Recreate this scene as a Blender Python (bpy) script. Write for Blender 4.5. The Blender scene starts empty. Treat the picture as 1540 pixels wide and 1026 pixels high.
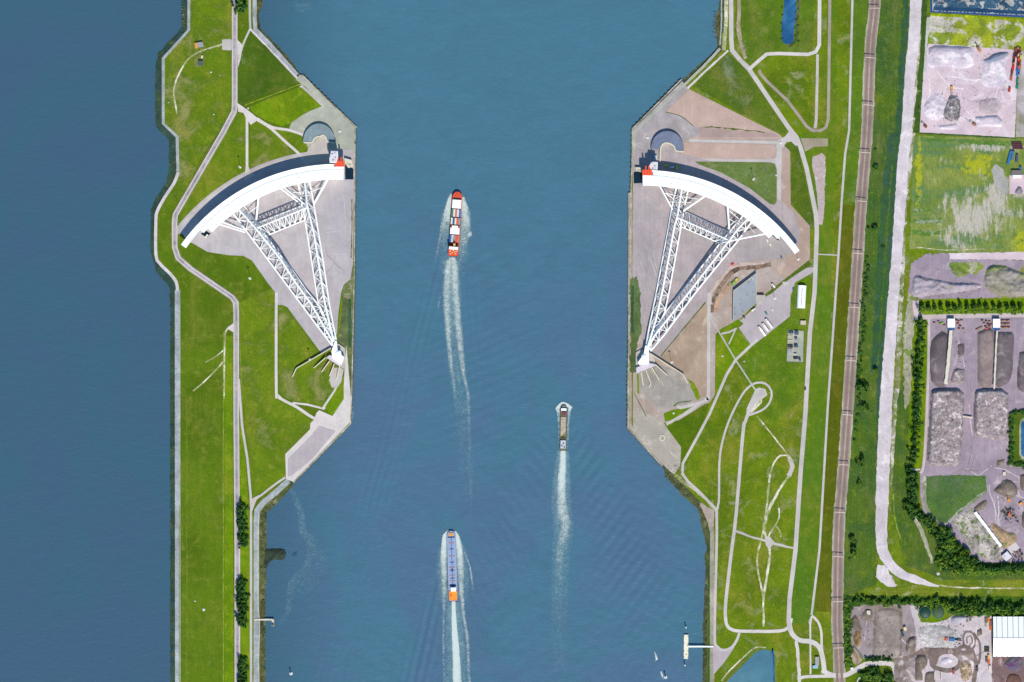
import bpy, math, random
import numpy as np
from mathutils import Vector
random.seed(7)
rng = np.random.default_rng(7)
D = bpy.data; SC = bpy.context.scene; COL = SC.collection
S = 0.86                      # metres per photo pixel
def X(px): return (px-770.0)*S
def Y(py): return (513.0-py)*S
def P(px, py, z=0.0): return Vector((X(px), Y(py), z))

# ---------------- camera, sky, sun, exposure ----------------
H = 6000.0
cam = D.cameras.new('camera'); camo = D.objects.new('camera', cam); COL.objects.link(camo)
camo.location = (0, 0, H); camo.rotation_euler = (0, 0, 0)
cam.sensor_width = 36; cam.lens = 36*H/(1540*S); cam.clip_start = 100; cam.clip_end = 30000
SC.camera = camo
ELEV = math.radians(52); SH = Vector((-0.22, 1.0, 0)).normalized()     # shadow direction on the ground
sd = D.lights.new('sun', 'SUN'); sd.energy = 4.0; sd.angle = math.radians(0.5); sd.color = (1.0, 0.965, 0.90)
so = D.objects.new('sun', sd); COL.objects.link(so)
dvec = Vector((SH.x*math.cos(ELEV), SH.y*math.cos(ELEV), -math.sin(ELEV)))
so.rotation_euler = dvec.to_track_quat('-Z', 'Y').to_euler(); so.location = (0, 0, 500)
w = D.worlds.new('World'); SC.world = w; w.use_nodes = True
nt = w.node_tree; sky = nt.nodes.new('ShaderNodeTexSky'); sky.sky_type = 'NISHITA'; sky.sun_disc = False
sky.sun_elevation = ELEV; sky.sun_rotation = math.atan2(-SH.x, -SH.y)
sky.ozone_density = 4.0; sky.air_density = 1.0; sky.dust_density = 0.2
tint = nt.nodes.new('ShaderNodeMix'); tint.data_type = 'RGBA'; tint.blend_type = 'MULTIPLY'; tint.inputs[0].default_value = 1.0
tint.inputs[7].default_value = (.72, 1.0, 1.16, 1); nt.links.new(sky.outputs[0], tint.inputs[6]); nt.links.new(tint.outputs[2], nt.nodes['Background'].inputs[0]); nt.nodes['Background'].inputs[1].default_value = 0.125
SC.view_settings.view_transform = 'Standard'; SC.view_settings.look = 'None'
SC.view_settings.exposure = 0.2; SC.view_settings.gamma = 1.0
SC.render.resolution_x = 1024; SC.render.resolution_y = 682

# ---------------- materials ----------------
KL = (1.26, 1.36, 1.56)
def lin(c):
    o = []
    for i in range(3):
        v = c[i]/255.0; v = v/12.92 if v <= .04045 else ((v+.055)/1.055)**2.4
        o.append(min(v/KL[i], .9))
    return (*o, 1)
def newmat(name, rough=.85, spec=.2):
    m = D.materials.new(name); m.use_nodes = True
    b = m.node_tree.nodes['Principled BSDF']
    b.inputs['Roughness'].default_value = rough
    b.inputs['Specular IOR Level'].default_value = spec
    return m, m.node_tree, b
def N(t, kind, **kw):
    n = t.nodes.new(kind)
    for k, v in kw.items(): setattr(n, k, v)
    return n
def noise(t, vec, scale, detail=4, rough=.55, dist=0):
    n = N(t, 'ShaderNodeTexNoise'); t.links.new(vec, n.inputs['Vector'])
    n.inputs['Scale'].default_value = scale; n.inputs['Detail'].default_value = detail
    n.inputs['Roughness'].default_value = rough; n.inputs['Distortion'].default_value = dist
    return n.outputs['Fac']
def rmp(t, fac, lo, hi, a=0., b=1.):
    n = N(t, 'ShaderNodeMapRange', interpolation_type='SMOOTHSTEP'); t.links.new(fac, n.inputs['Value'])
    for i, v in zip(('From Min', 'From Max', 'To Min', 'To Max'), (lo, hi, a, b)): n.inputs[i].default_value = v
    return n.outputs['Result']
def mixc(t, fac, a, b, mode='MIX'):
    n = N(t, 'ShaderNodeMix', data_type='RGBA', blend_type=mode)
    if isinstance(fac, float): n.inputs[0].default_value = fac
    else: t.links.new(fac, n.inputs[0])
    for i, v in ((6, a), (7, b)):
        if isinstance(v, tuple): n.inputs[i].default_value = v
        else: t.links.new(v, n.inputs[i])
    return n.outputs[2]
def scalevec(t, vec, s, rot=0):
    n = N(t, 'ShaderNodeMapping'); t.links.new(vec, n.inputs[0])
    n.inputs['Scale'].default_value = s; n.inputs['Rotation'].default_value = (0, 0, rot)
    return n.outputs[0]
def mathn(t, op, a, b):
    n = N(t, 'ShaderNodeMath', operation=op)
    for i, v in ((0, a), (1, b)):
        if isinstance(v, (int, float)): n.inputs[i].default_value = v
        else: t.links.new(v, n.inputs[i])
    return n.outputs[0]
def mulv(t, col, fac):
    c = N(t, 'ShaderNodeCombineColor')
    for i in range(3): t.links.new(fac, c.inputs[i])
    return mixc(t, 1.0, col, c.outputs[0], 'MULTIPLY')
_mc = {}
def G(name, c1, c2=None, c3=None, scale=.02, thr=.58, soft=.06, fine=.25, fs=.55, streak=0, srot=0, ss=.35, bump=0, rough=.9, spec=.1, s3=.05, ratio=(1, .06, 1)):
    """ground-like material: two tones in large patches, a third in clumps, fine grain, optional streaks"""
    if name in _mc: return _mc[name]
    m, t, b = newmat(name, rough, spec)
    pos = N(t, 'ShaderNodeNewGeometry').outputs['Position']
    if name.startswith(('dock', 'asphalt', 'road', 'concrete', 'quay')): c1, c2, c3 = [(c[0], c[1]-1, c[2]-7) if c else c for c in (c1, c2, c3)]
    veg = name.startswith(('grass', 'margin'))
    if veg:
        mu = 1 if 'muted' in name else 0
        k = lambda c, f: (c[0]*1.02, c[1]*1.01, c[2]*(1 if mu else f*1.4)) if c else c
        c1, c2, c3 = k(c1, .42), k(c2, .5), k(c3, .85)
    col = lin(c1)
    if c2: col = mixc(t, rmp(t, noise(t, pos, scale, 5, .6, .5), .36, .64), lin(c1), lin(c2))
    if c3: col = mixc(t, rmp(t, noise(t, pos, s3, 7, .68, .6), thr, thr+soft), col, lin(c3))
    if veg:
        if isinstance(col, tuple): col = mixc(t, 1.0, col, (1, 1, 1, 1), 'MULTIPLY')
        fine += .06
        col = mixc(t, rmp(t, noise(t, scalevec(t, pos, (1, .6, 1), .2), .022, 8, .72, 1.0), .47, .68, 0, .6), col, lin((c1[0]*1.22+10, c1[1]*1.02+4, c1[2]*1.2+26)))
        col = mixc(t, rmp(t, noise(t, scalevec(t, pos, (.7, 1, 1), .5), .03, 8, .7, .8), .50, .70, 0, .6), col, lin((c1[0]*.78, c1[1]*.86, c1[2]*.9+6)))
        col = mixc(t, rmp(t, noise(t, pos, .09, 6, .7, .4), .5, .72, 0, .55), col if not isinstance(col, tuple) else col, lin(((c1[0]*1.28+14), (c1[1]*1.12+6), c1[2]*1.3+34)))
        col = mixc(t, rmp(t, noise(t, scalevec(t, pos, (1, 1, 1), 1.1), .13, 5, .7), .50, .70, 0, .5), col, lin((c1[0]*.74, c1[1]*.82, c1[2]*.9+8)))
    else:
        if isinstance(col, tuple): col = mixc(t, 1.0, col, (1, 1, 1, 1), 'MULTIPLY')
        st = fine*2.2+.05
        col = mulv(t, col, rmp(t, noise(t, pos, .05, 7, .72, .8), .32, .68, 1-st*.55, 1+st*.45))
        col = mulv(t, col, rmp(t, noise(t, pos, .21, 4, .6), .62, .72, 1, 1-st*.9))
    if fine:
        col = mixc(t, 1.0, col, (1, 1, 1, 1), 'MULTIPLY') if isinstance(col, tuple) else col
        col = mulv(t, col, rmp(t, noise(t, pos, fs, 4, .75), .25, .75, 1-fine*1.3, 1+fine*1.3))
    if streak:
        v = scalevec(t, pos, ratio, srot)
        col = mulv(t, col, rmp(t, noise(t, v, ss, 3, .6), .3, .7, 1-streak, 1+streak))
    if isinstance(col, tuple): b.inputs['Base Color'].default_value = col
    else: t.links.new(col, b.inputs['Base Color'])
    if bump:
        bn = N(t, 'ShaderNodeBump'); bn.inputs['Strength'].default_value = .8; bn.inputs['Distance'].default_value = bump
        t.links.new(noise(t, pos, .45, 6, .7), bn.inputs['Height']); t.links.new(bn.outputs[0], b.inputs['Normal'])
    _mc[name] = m
    return m
def F(name, c, rough=.6, spec=.3, fine=.06, metal=0):
    """object finish: paint or metal with slight soiling"""
    if name in _mc: return _mc[name]
    m, t, b = newmat(name, rough, spec); b.inputs['Metallic'].default_value = metal
    pos = N(t, 'ShaderNodeNewGeometry').outputs['Position']
    base = lin(c)
    if name.startswith('gate_white') or name == 'roof_metal': base = (.86, .845, .775, 1)
    col = mixc(t, 1.0, base, (1, 1, 1, 1), 'MULTIPLY')
    col = mulv(t, col, rmp(t, noise(t, pos, .6, 5, .7), .3, .7, 1-fine*1.5, 1+fine))
    t.links.new(col, b.inputs['Base Color']); _mc[name] = m
    return m

# ---------------- mesh helpers ----------------
class MB:
    def __init__(s): s.v = []; s.f = []
    def add(s, vs, fs):
        o = len(s.v); s.v += [tuple(v) for v in vs]; s.f += [tuple(i+o for i in f) for f in fs]; return s
    def box(s, c, sz, rz=0, taper=1.0):
        cx, cy, cz = c; a, b, h = sz[0]/2, sz[1]/2, sz[2]; cs, sn = math.cos(rz), math.sin(rz); vs = []
        for z, k in ((0, 1), (h, taper)):
            for x, y in ((-a, -b), (a, -b), (a, b), (-a, b)):
                x *= k; y *= k; vs.append((cx+x*cs-y*sn, cy+x*sn+y*cs, cz+z))
        return s.add(vs, [(3, 2, 1, 0), (4, 5, 6, 7), (0, 1, 5, 4), (1, 2, 6, 5), (2, 3, 7, 6), (3, 0, 4, 7)])
    def prism(s, pts, z0, z1):
        n = len(pts)
        ar = sum(pts[i][0]*pts[(i+1) % n][1]-pts[(i+1) % n][0]*pts[i][1] for i in range(n))
        if ar < 0: pts = pts[::-1]
        vs = [(p[0], p[1], z0) for p in pts]+[(p[0], p[1], z1) for p in pts]
        return s.add(vs, [tuple(range(n-1, -1, -1)), tuple(range(n, 2*n))]+[(i, (i+1) % n, (i+1) % n+n, i+n) for i in range(n)])
    def tube(s, p, q, r, n=6, r2=None):
        p, q = Vector(p), Vector(q); d = (q-p); r2 = r if r2 is None else r2
        if d.length < 1e-6: return s
        d.normalize(); u = d.orthogonal().normalized(); w_ = d.cross(u); vs = []
        for c, rr in ((p, r), (q, r2)):
            for i in range(n):
                a = 2*math.pi*i/n; vs.append(c+u*math.cos(a)*rr+w_*math.sin(a)*rr)
        return s.add(vs, [(i, (i+1) % n, (i+1) % n+n, i+n) for i in range(n)]+[tuple(range(n-1, -1, -1)), tuple(range(n, 2*n))])
    def lathe(s, c, prof, n=16):
        vs = []; fs = []
        for r, z in prof:
            for i in range(n):
                a = 2*math.pi*i/n; vs.append((c[0]+r*math.cos(a), c[1]+r*math.sin(a), c[2]+z))
        for k in range(len(prof)-1):
            for i in range(n):
                fs.append((k*n+i, k*n+(i+1) % n, (k+1)*n+(i+1) % n, (k+1)*n+i))
        fs.append(tuple(range(n-1, -1, -1))); fs.append(tuple(range((len(prof)-1)*n, len(prof)*n)))
        return s.add(vs, fs)
def raw(name, v, f, m, smooth=False):
    me = D.meshes.new(name); me.from_pydata(v, [], f); me.update()
    if m: me.materials.append(m)
    if smooth: me.polygons.foreach_set('use_smooth', [True]*len(me.polygons))
    return me
def tag(o, label=None, cat=None, group=None, kind=None):
    if label: o['label'] = label
    if cat: o['category'] = cat
    if group: o['group'] = group
    if kind: o['kind'] = kind
    return o
SPLIT = {'hatch', 'hatch_coaming', 'cover_seam', 'tank_hatch', 'deck_gear', 'roof_vent', 'post', 'pile', 'leg', 'bollard', 'crane_base', 'cabin_window', 'windlass', 'housing_rib', 'insulator', 'frame_post', 'lamp_head', 'steps', 'ridge_vent', 'roof_rib', 'gunwale', 'lid_rib', 'handrail', 'rail'}
def pieces(mb):
    par = list(range(len(mb.v)))
    def fd(i):
        while par[i] != i: par[i] = par[par[i]]; i = par[i]
        return i
    for f in mb.f:
        for i in f[1:]: par[fd(i)] = fd(f[0])
    gr = {}
    for f in mb.f: gr.setdefault(fd(f[0]), []).append(f)
    out = []
    for fs in gr.values():
        ids = sorted({i for f in fs for i in f}); mp = {a: b for b, a in enumerate(ids)}; o = MB(); o.v = [mb.v[i] for i in ids]; o.f = [tuple(mp[i] for i in f) for f in fs]; out.append(o)
    return out
def build(name, mb, m, parent=None, smooth=False, label=None):
    if parent is not None and name in SPLIT:
        o = None
        for q in pieces(mb): o = build_(name, q, m, parent, smooth, label)
        return o
    return build_(name, mb, m, parent, smooth, label)
def build_(name, mb, m, parent=None, smooth=False, label=None):
    """mb holds world coordinates (or coordinates local to a thing still at the origin)"""
    if parent is not None: o0 = Vector(wl(parent))
    else:
        a = np.array(mb.v); o0 = Vector(((a[:, 0].min()+a[:, 0].max())/2, (a[:, 1].min()+a[:, 1].max())/2, a[:, 2].min()))
    me = raw(name, [(x-o0.x, y-o0.y, z-o0.z) for x, y, z in mb.v], mb.f, m, smooth)
    o = D.objects.new(name, me); COL.objects.link(o)
    if parent is not None: o.parent = parent
    else: o.location = o0
    if label: o['label'] = label
    return o
def wl(o):
    v = Vector(o.location)
    while o.parent: o = o.parent; v += Vector(o.location)
    return v
def thing(name, label, cat, loc=(0, 0, 0), group=None, rz=0):
    o = D.objects.new(name, None); COL.objects.link(o); o.location = loc; o.rotation_euler = (0, 0, rz)
    o.empty_display_size = 1
    return tag(o, label, cat, group)
def dup(r, loc, rz, label=None, group=None, sc=None):
    def cp(o, par):
        c = o.copy(); COL.objects.link(c)
        if par is not None: c.parent = par
        for ch in o.children: cp(ch, c)
        return c
    c = cp(r, None); c.location = loc; c.rotation_euler = (0, 0, rz)
    if sc: c.scale = sc
    if label: c['label'] = label
    if group: c['group'] = group
    return c
ORD = ['first', 'second', 'third', 'fourth', 'fifth', 'sixth', 'seventh', 'eighth', 'ninth', 'tenth', 'eleventh', 'twelfth', 'thirteenth', 'fourteenth', 'fifteenth', 'sixteenth', 'seventeenth', 'eighteenth', 'nineteenth', 'twentieth', 'twenty-first', 'twenty-second', 'twenty-third', 'twenty-fourth', 'twenty-fifth', 'twenty-sixth', 'twenty-seventh', 'twenty-eighth', 'twenty-ninth', 'thirtieth', 'thirty-first', 'thirty-second', 'thirty-third', 'thirty-fourth']
def struct(name, mb, m, smooth=False): return tag(build(name, mb, m, None, smooth), kind='structure')

def catmull(pts, step=6):
    if len(pts) < 3: return [tuple(p) for p in pts]
    out = []; P_ = [pts[0]]+list(pts)+[pts[-1]]
    for i in range(1, len(P_)-2):
        p0, p1, p2, p3 = [np.array(P_[k][:2], float) for k in (i-1, i, i+1, i+2)]
        n = max(1, int(np.linalg.norm(p2-p1)/step))
        n = min(n, 40)
        for k in range(n):
            t = k/n
            out.append(tuple(.5*((2*p1)+(-p0+p2)*t+(2*p0-5*p1+4*p2-p3)*t*t+(-p0+3*p1-3*p2+p3)*t**3)))
    out.append(tuple(pts[-1][:2])); return out
def jitpoly(pts, j, step=3.5):
    out = []; n = len(pts)
    for i in range(n):
        a, b = np.array(pts[i], float), np.array(pts[(i+1) % n], float); L = np.linalg.norm(b-a); k = max(1, int(L/step))
        for q in range(k):
            p = a+(b-a)*q/k
            if q: p = p+rng.normal(0, j, 2)
            out.append(tuple(p))
    return out
LV = [0]
def lz(l):
    LV[0] += 1; return .04*l+.0012*(LV[0] % 30)
def patch(name, pts, m, l=1, jit=0, z=None, smooth=False):
    if smooth: pts = catmull(list(pts)+[pts[0]], 5)[:-1]
    if jit: pts = jitpoly(pts, jit)
    z = lz(l) if z is None else z
    vs = [(X(p[0]), Y(p[1]), z) for p in pts]
    a = sum(vs[i][0]*vs[(i+1) % len(vs)][1]-vs[(i+1) % len(vs)][0]*vs[i][1] for i in range(len(vs)))
    if a < 0: vs = vs[::-1]
    mb = MB(); mb.add(vs, [tuple(range(len(vs)))]); return struct(name, mb, m)
def ribpts(pts, wd, smooth=True, jit=0, step=5):
    """pts: (x,y) or (x,y,w) in photo px; returns left, right edge lists in px"""
    ws = [p[2] if len(p) > 2 else wd for p in pts]; p2 = [p[:2] for p in pts]
    acc = [0]
    for i in range(1, len(p2)): acc.append(acc[-1]+math.dist(p2[i], p2[i-1]))
    q = catmull(p2, step) if smooth else [tuple(p) for p in p2]
    if not smooth and jit:
        r = []
        for i in range(len(q)-1):
            k = max(1, int(math.dist(q[i], q[i+1])/4))
            r += [(q[i][0]+(q[i+1][0]-q[i][0])*t/k, q[i][1]+(q[i+1][1]-q[i][1])*t/k) for t in range(k)]
        q = r+[q[-1]]
    ac2 = [0]
    for i in range(1, len(q)): ac2.append(ac2[-1]+math.dist(q[i], q[i-1]))
    W = np.interp(np.array(ac2)/max(ac2[-1], 1e-6), np.array(acc)/max(acc[-1], 1e-6), ws)
    L, R = [], []
    for i in range(len(q)):
        a = np.array(q[max(i-1, 0)], float); b = np.array(q[min(i+1, len(q)-1)], float); d = b-a; d = d/(np.linalg.norm(d)+1e-9)
        n = np.array((-d[1], d[0]))
        if 0 < i < len(q)-1:
            d1 = np.array(q[i], float)-np.array(q[i-1], float); d1 /= np.linalg.norm(d1)+1e-9
            c = abs(d1.dot(d)); k = 1/max(c, .6)
        else: k = 1
        hw = W[i]/2*k
        L.append(np.array(q[i])+n*(hw+(rng.normal(0, jit) if jit else 0))); R.append(np.array(q[i])-n*(hw+(rng.normal(0, jit) if jit else 0)))
    return L, R
def road(name, pts, wd, m, l=3, smooth=True, jit=0, z=None, thick=0, mb=None, step=5):
    L, R = ribpts(pts, wd, smooth, jit, step); own = mb is None; mb = mb or MB(); z = lz(l) if z is None else z
    n = len(L); vs = [(X(p[0]), Y(p[1]), z) for p in L]+[(X(p[0]), Y(p[1]), z) for p in R]
    fs = [(i, i+1, n+i+1, n+i) for i in range(n-1)]
    a, b, c, d = [vs[k] for k in fs[0]]
    if (b[0]-a[0])*(c[1]-a[1])-(b[1]-a[1])*(c[0]-a[0]) < 0: fs = [f[::-1] for f in fs]
    if thick:
        vs += [(x, y, z-thick) for x, y, _ in vs[:2*n]]
        fs += [(i, i+1, 2*n+i+1, 2*n+i) for i in range(n-1)]+[(n+i, n+i+1, 3*n+i+1, 3*n+i) for i in range(n-1)]
    mb.add(vs, fs)
    return struct(name, mb, m) if own else mb
# value noise for heightfields
_perm = rng.random((256, 256))
def vn(x, y):
    xi, yi = np.floor(x).astype(int), np.floor(y).astype(int); fx, fy = x-xi, y-yi
    fx = fx*fx*(3-2*fx); fy = fy*fy*(3-2*fy); g = lambda a, b: _perm[a % 256, b % 256]
    return (g(xi, yi)*(1-fx)+g(xi+1, yi)*fx)*(1-fy)+(g(xi, yi+1)*(1-fx)+g(xi+1, yi+1)*fx)*fy
def fbm(x, y, o=4):
    s = 0; a = .5
    for k in range(o): s = s+a*vn(x*2**k+17*k, y*2**k+31*k); a *= .5
    return s
def mound(name, poly, h, m, edge=8, nz=.6, nf=.25, cell=1.3, label=None, cat='mound', group=None, flat=1., kind=None, ridge=0, jit=.8):
    pts = np.array([(X(p[0]), Y(p[1])) for p in jitpoly(catmull(list(poly)+[poly[0]], 6)[:-1], jit, 5)])
    x0, y0 = pts.min(0)-cell; x1, y1 = pts.max(0)+cell
    gx = np.arange(x0, x1+cell, cell); gy = np.arange(y0, y1+cell, cell); XX, YY = np.meshgrid(gx, gy)
    ins = np.zeros(XX.shape, bool); dist = np.full(XX.shape, 1e9); n = len(pts)
    for i in range(n):
        a, b = pts[i], pts[(i+1) % n]
        c = ((a[1] > YY) != (b[1] > YY)); den = (b[1]-a[1]) or 1e-9
        ins ^= c & (XX < (b[0]-a[0])*(YY-a[1])/den+a[0])
        e = b-a; t = np.clip(((XX-a[0])*e[0]+(YY-a[1])*e[1])/(e.dot(e)+1e-9), 0, 1)
        dist = np.minimum(dist, np.hypot(XX-a[0]-t*e[0], YY-a[1]-t*e[1]))
    sdist = np.where(ins, dist, -dist)
    u = np.clip(sdist/edge, 0, 1); prof = u*(2-u)
    hh = h*prof*(1-flat*.35+flat*.7*fbm(XX*.03+5, YY*.03, 3))+nz*2*(fbm(XX*nf, YY*nf, 4)-.47)*np.clip(u*3, 0, 1)
    if ridge: hh += ridge*(1-np.abs(2*fbm(XX*.05, YY*.09, 3)-.95)*2)*np.clip(u*2, 0, 1)
    zz = np.where(sdist > 0, np.maximum(hh, 0.02), -.25)
    keep = sdist > -cell*1.2; idx = -np.ones(XX.shape, int); idx[keep] = np.arange(keep.sum())
    vs = list(zip(XX[keep].tolist(), YY[keep].tolist(), (zz[keep]+.22).tolist()))
    A, B, C, E = idx[:-1, :-1], idx[:-1, 1:], idx[1:, 1:], idx[1:, :-1]; ok = (A >= 0) & (B >= 0) & (C >= 0) & (E >= 0)
    fs = list(zip(A[ok].tolist(), B[ok].tolist(), C[ok].tolist(), E[ok].tolist()))
    mb = MB(); mb.add(vs, fs); o = build(name, mb, m, None, True)
    return tag(o, label, cat, group, kind)
# ---------------- ground materials ----------------
GRL = G('grass_left', (94,124,30), (80,108,16), (124,138,62), scale=.012, thr=.60, soft=.12, fine=.12, streak=.06, ss=.6, s3=.02, ratio=(1,.03,1))
GRI = G('grass_island', (106,134,34), (82,112,24), (142,144,76), scale=.02, thr=.51, soft=.16, fine=.16, s3=.02)
GRD = G('grass_dark', (84,112,38), (66,96,26), (112,130,70), scale=.02, thr=.56, soft=.16, fine=.16, s3=.03)
GRB = G('grass_bright', (112,146,16), (92,128,12), (150,160,60), scale=.02, thr=.66, fine=.12, s3=.05, streak=.05)
GRR = G('grass_right', (108,134,30), (86,112,20), (138,146,86), scale=.02, thr=.53, soft=.14, fine=.22, s3=.04)
GRK = G('grass_dike', (94,126,32), (82,120,40), (116,142,60), scale=.01, thr=.62, soft=.12, fine=.10, streak=.07, ss=.6, srot=.07, s3=.02)
GRO = G('grass_olive', (90,106,20), (84,94,10), (104,116,40), scale=.012, thr=.62, fine=.12, streak=.08, ss=.5, srot=.07, s3=.02)
GRM = G('grass_muted', (106,130,68), (92,118,48), (132,142,98), scale=.03, thr=.55, soft=.12, fine=.14, s3=.04)
GVE = G('grass_muted_verge', (80,110,30), (64,98,44), (108,126,34), scale=.02, thr=.52, soft=.14, fine=.22, s3=.06, streak=.1, ss=.4, srot=.07)
GTE = G('grass_muted_ditch', (50,88,58), (60,98,50), (84,116,58), scale=.03, thr=.6, fine=.18, s3=.05, streak=.08)
DOCK = G('dock_floor', (194,190,202), (182,178,192), (204,198,206), scale=.02, thr=.58, soft=.2, fine=.05, streak=.04, ss=.2, s3=.03, ratio=(1,.15,1))
DOCR = G('dock_floor_right', (182,172,184), (170,164,174), (194,184,190), scale=.02, thr=.56, soft=.2, fine=.06, streak=.05, ss=.25, s3=.03, ratio=(1,.12,1))
CON = G('concrete_pale', (200,196,200), (188,186,190), fine=.06)
CONG = G('concrete_green_grey', (184,188,182), (170,176,172), (196,196,190), scale=.03, thr=.58, soft=.15, fine=.07)
ASP = G('asphalt_lavender', (190,182,196), (182,176,188), fine=.05, streak=.03)
ASR = G('road_grey', (206,201,208), (196,192,198), fine=.05)
ASW = G('road_pale', (222,216,222), (212,208,214), fine=.06)
PATHM = G('path_pale', (206,200,200), (188,184,180), fine=.08)
TRK = G('track_worn', (196,196,160), (158,172,104), (216,210,196), scale=.1, thr=.49, fine=.25)
TRF = G('track_faint', (140,158,72), (116,144,40), fine=.2, scale=.1)
SND = G('sand_pink', (202,176,168), (192,168,158), (206,184,178), scale=.03, thr=.56, soft=.2, fine=.04, streak=.03)
SNG = G('sand_grey', (184,172,168), (176,160,150), (192,184,184), scale=.03, thr=.54, soft=.15, fine=.07, streak=.03)
SNB = G('sand_brown', (180,160,142), (168,148,130), (194,176,160), scale=.03, thr=.56, soft=.15, fine=.06, streak=.05, ss=.5)
SLAB = G('slab_grey', (172,168,162), (160,154,150), (184,178,166), scale=.03, thr=.55, soft=.2, fine=.08, streak=.04, srot=.6)
WHT = G('track_white', (222,214,222), (208,200,208), (230,222,228), fine=.1, streak=.05, srot=.07, ss=.4)
YPK = G('yard_pink', (222,204,214), (212,192,206), (232,222,232), scale=.02, thr=.52, soft=.12, fine=.06, s3=.025, bump=.3)
YLV = G('yard_lavender', (172,158,174), (156,144,160), (190,178,188), scale=.025, thr=.56, soft=.12, fine=.08, s3=.04, streak=.05, ss=.4)
YBR = G('yard_brown', (168,158,164), (150,138,140), (186,176,182), scale=.03, thr=.55, soft=.1, fine=.1, s3=.04)
YPL = G('yard_pale', (214,204,212), (202,192,200), (176,166,168), scale=.03, thr=.6, soft=.08, fine=.12, s3=.05)
PATCHY = G('field_patchy', (108,134,62), (124,146,58), (184,178,168), scale=.015, thr=.50, soft=.07, fine=.22, s3=.022, streak=.12, ss=.5, ratio=(1,.35,1))
PATCHG = G('field_patchy_green', (92,128,58), (134,150,66), (176,176,150), scale=.02, thr=.54, soft=.1, fine=.28, s3=.03, streak=.15, ss=.5, ratio=(1,.3,1))
PATCHW = G('field_bare', (176,174,160), (160,160,134), (116,138,66), scale=.02, thr=.53, soft=.07, fine=.2, s3=.04, streak=.14, ss=.5, ratio=(1,.25,1))
YEL = G('field_yellow', (158,172,20), (128,156,32), (186,190,30), scale=.05, thr=.52, fine=.25, s3=.08)
YEP = G('field_yellow_patchy', (126,146,50), (160,170,40), (200,196,186), scale=.03, thr=.51, soft=.07, fine=.25, s3=.045)
BANK = G('bank_stone_olive', (96,100,66), (76,84,52), (128,124,96), scale=.08, thr=.56, fine=.35, s3=.12, bump=.6)
BNKT = G('bank_stone_teal', (56,84,78), (62,84,62), (82,96,66), scale=.04, thr=.58, fine=.25, s3=.08, bump=.5)
STRP = G('dike_toe_grey', (178,184,194), (160,168,172), (140,156,120), scale=.06, thr=.63, fine=.16, s3=.12, streak=.06)
RAILB = G('rail_ballast', (172,152,150), (156,138,138), fine=.08, streak=.05, srot=.06)
RAILC = G('rail_track_brown', (146,120,114), (134,110,106), fine=.08)
RAILE = G('rail_edge_pale', (186,186,168), (160,164,134), fine=.14)
RAILS = F('rail_steel', (196,182,180), .4, .5)

# ---------------- water ----------------
def water_mat():
    m, t, b = newmat('river_water', .3, .35)
    g = N(t, 'ShaderNodeNewGeometry').outputs['Position']; sp = N(t, 'ShaderNodeSeparateXYZ'); t.links.new(g, sp.inputs[0])
    base = mixc(t, rmp(t, noise(t, g, .0065, 5, .65, .8), .38, .62), lin((79,113,144)), lin((72,119,144)))
    base = mixc(t, rmp(t, sp.outputs[1], -150, 420), base, lin((73,121,145)))
    v = scalevec(t, g, (.5, 1, 1), .35)
    base = mulv(t, base, rmp(t, noise(t, v, .03, 6, .65, 1.2), .3, .7, .96, 1.04))
    base = mulv(t, base, rmp(t, noise(t, v, .16, 5, .7, .8), .3, .7, .965, 1.035))
    base = mixc(t, rmp(t, noise(t, scalevec(t, g, (1, .35, 1), -.2), .011, 5, .65, .5), .52, .68, 0, .32), base, lin((80,110,142)))
    base = mixc(t, rmp(t, sp.outputs[0], X(560), X(350)), base, mixc(t, rmp(t, noise(t, g, .006, 5, .6, .8), .4, .62), lin((61,101,125)), lin((65,98,126))))
    base = mulv(t, base, rmp(t, noise(t, g, .7, 2, .7), .3, .7, .97, 1.03))
    t.links.new(base, b.inputs['Base Color']); b.inputs['IOR'].default_value = 1.33
    bn = N(t, 'ShaderNodeBump'); bn.inputs['Strength'].default_value = .5; bn.inputs['Distance'].default_value = 1.0
    t.links.new(mathn(t, 'ADD', noise(t, v, .12, 5, .7, .6), mathn(t, 'MULTIPLY', noise(t, v, .35, 3, .6), .35)), bn.inputs['Height'])
    t.links.new(bn.outputs[0], b.inputs['Normal'])
    return m
WZ = -2.5
SHIPS = [(688, 289, 681.5, 385), (678.5, 799, 681.5, 905), (848, 609, 847, 677)]   # bow, stern
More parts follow.
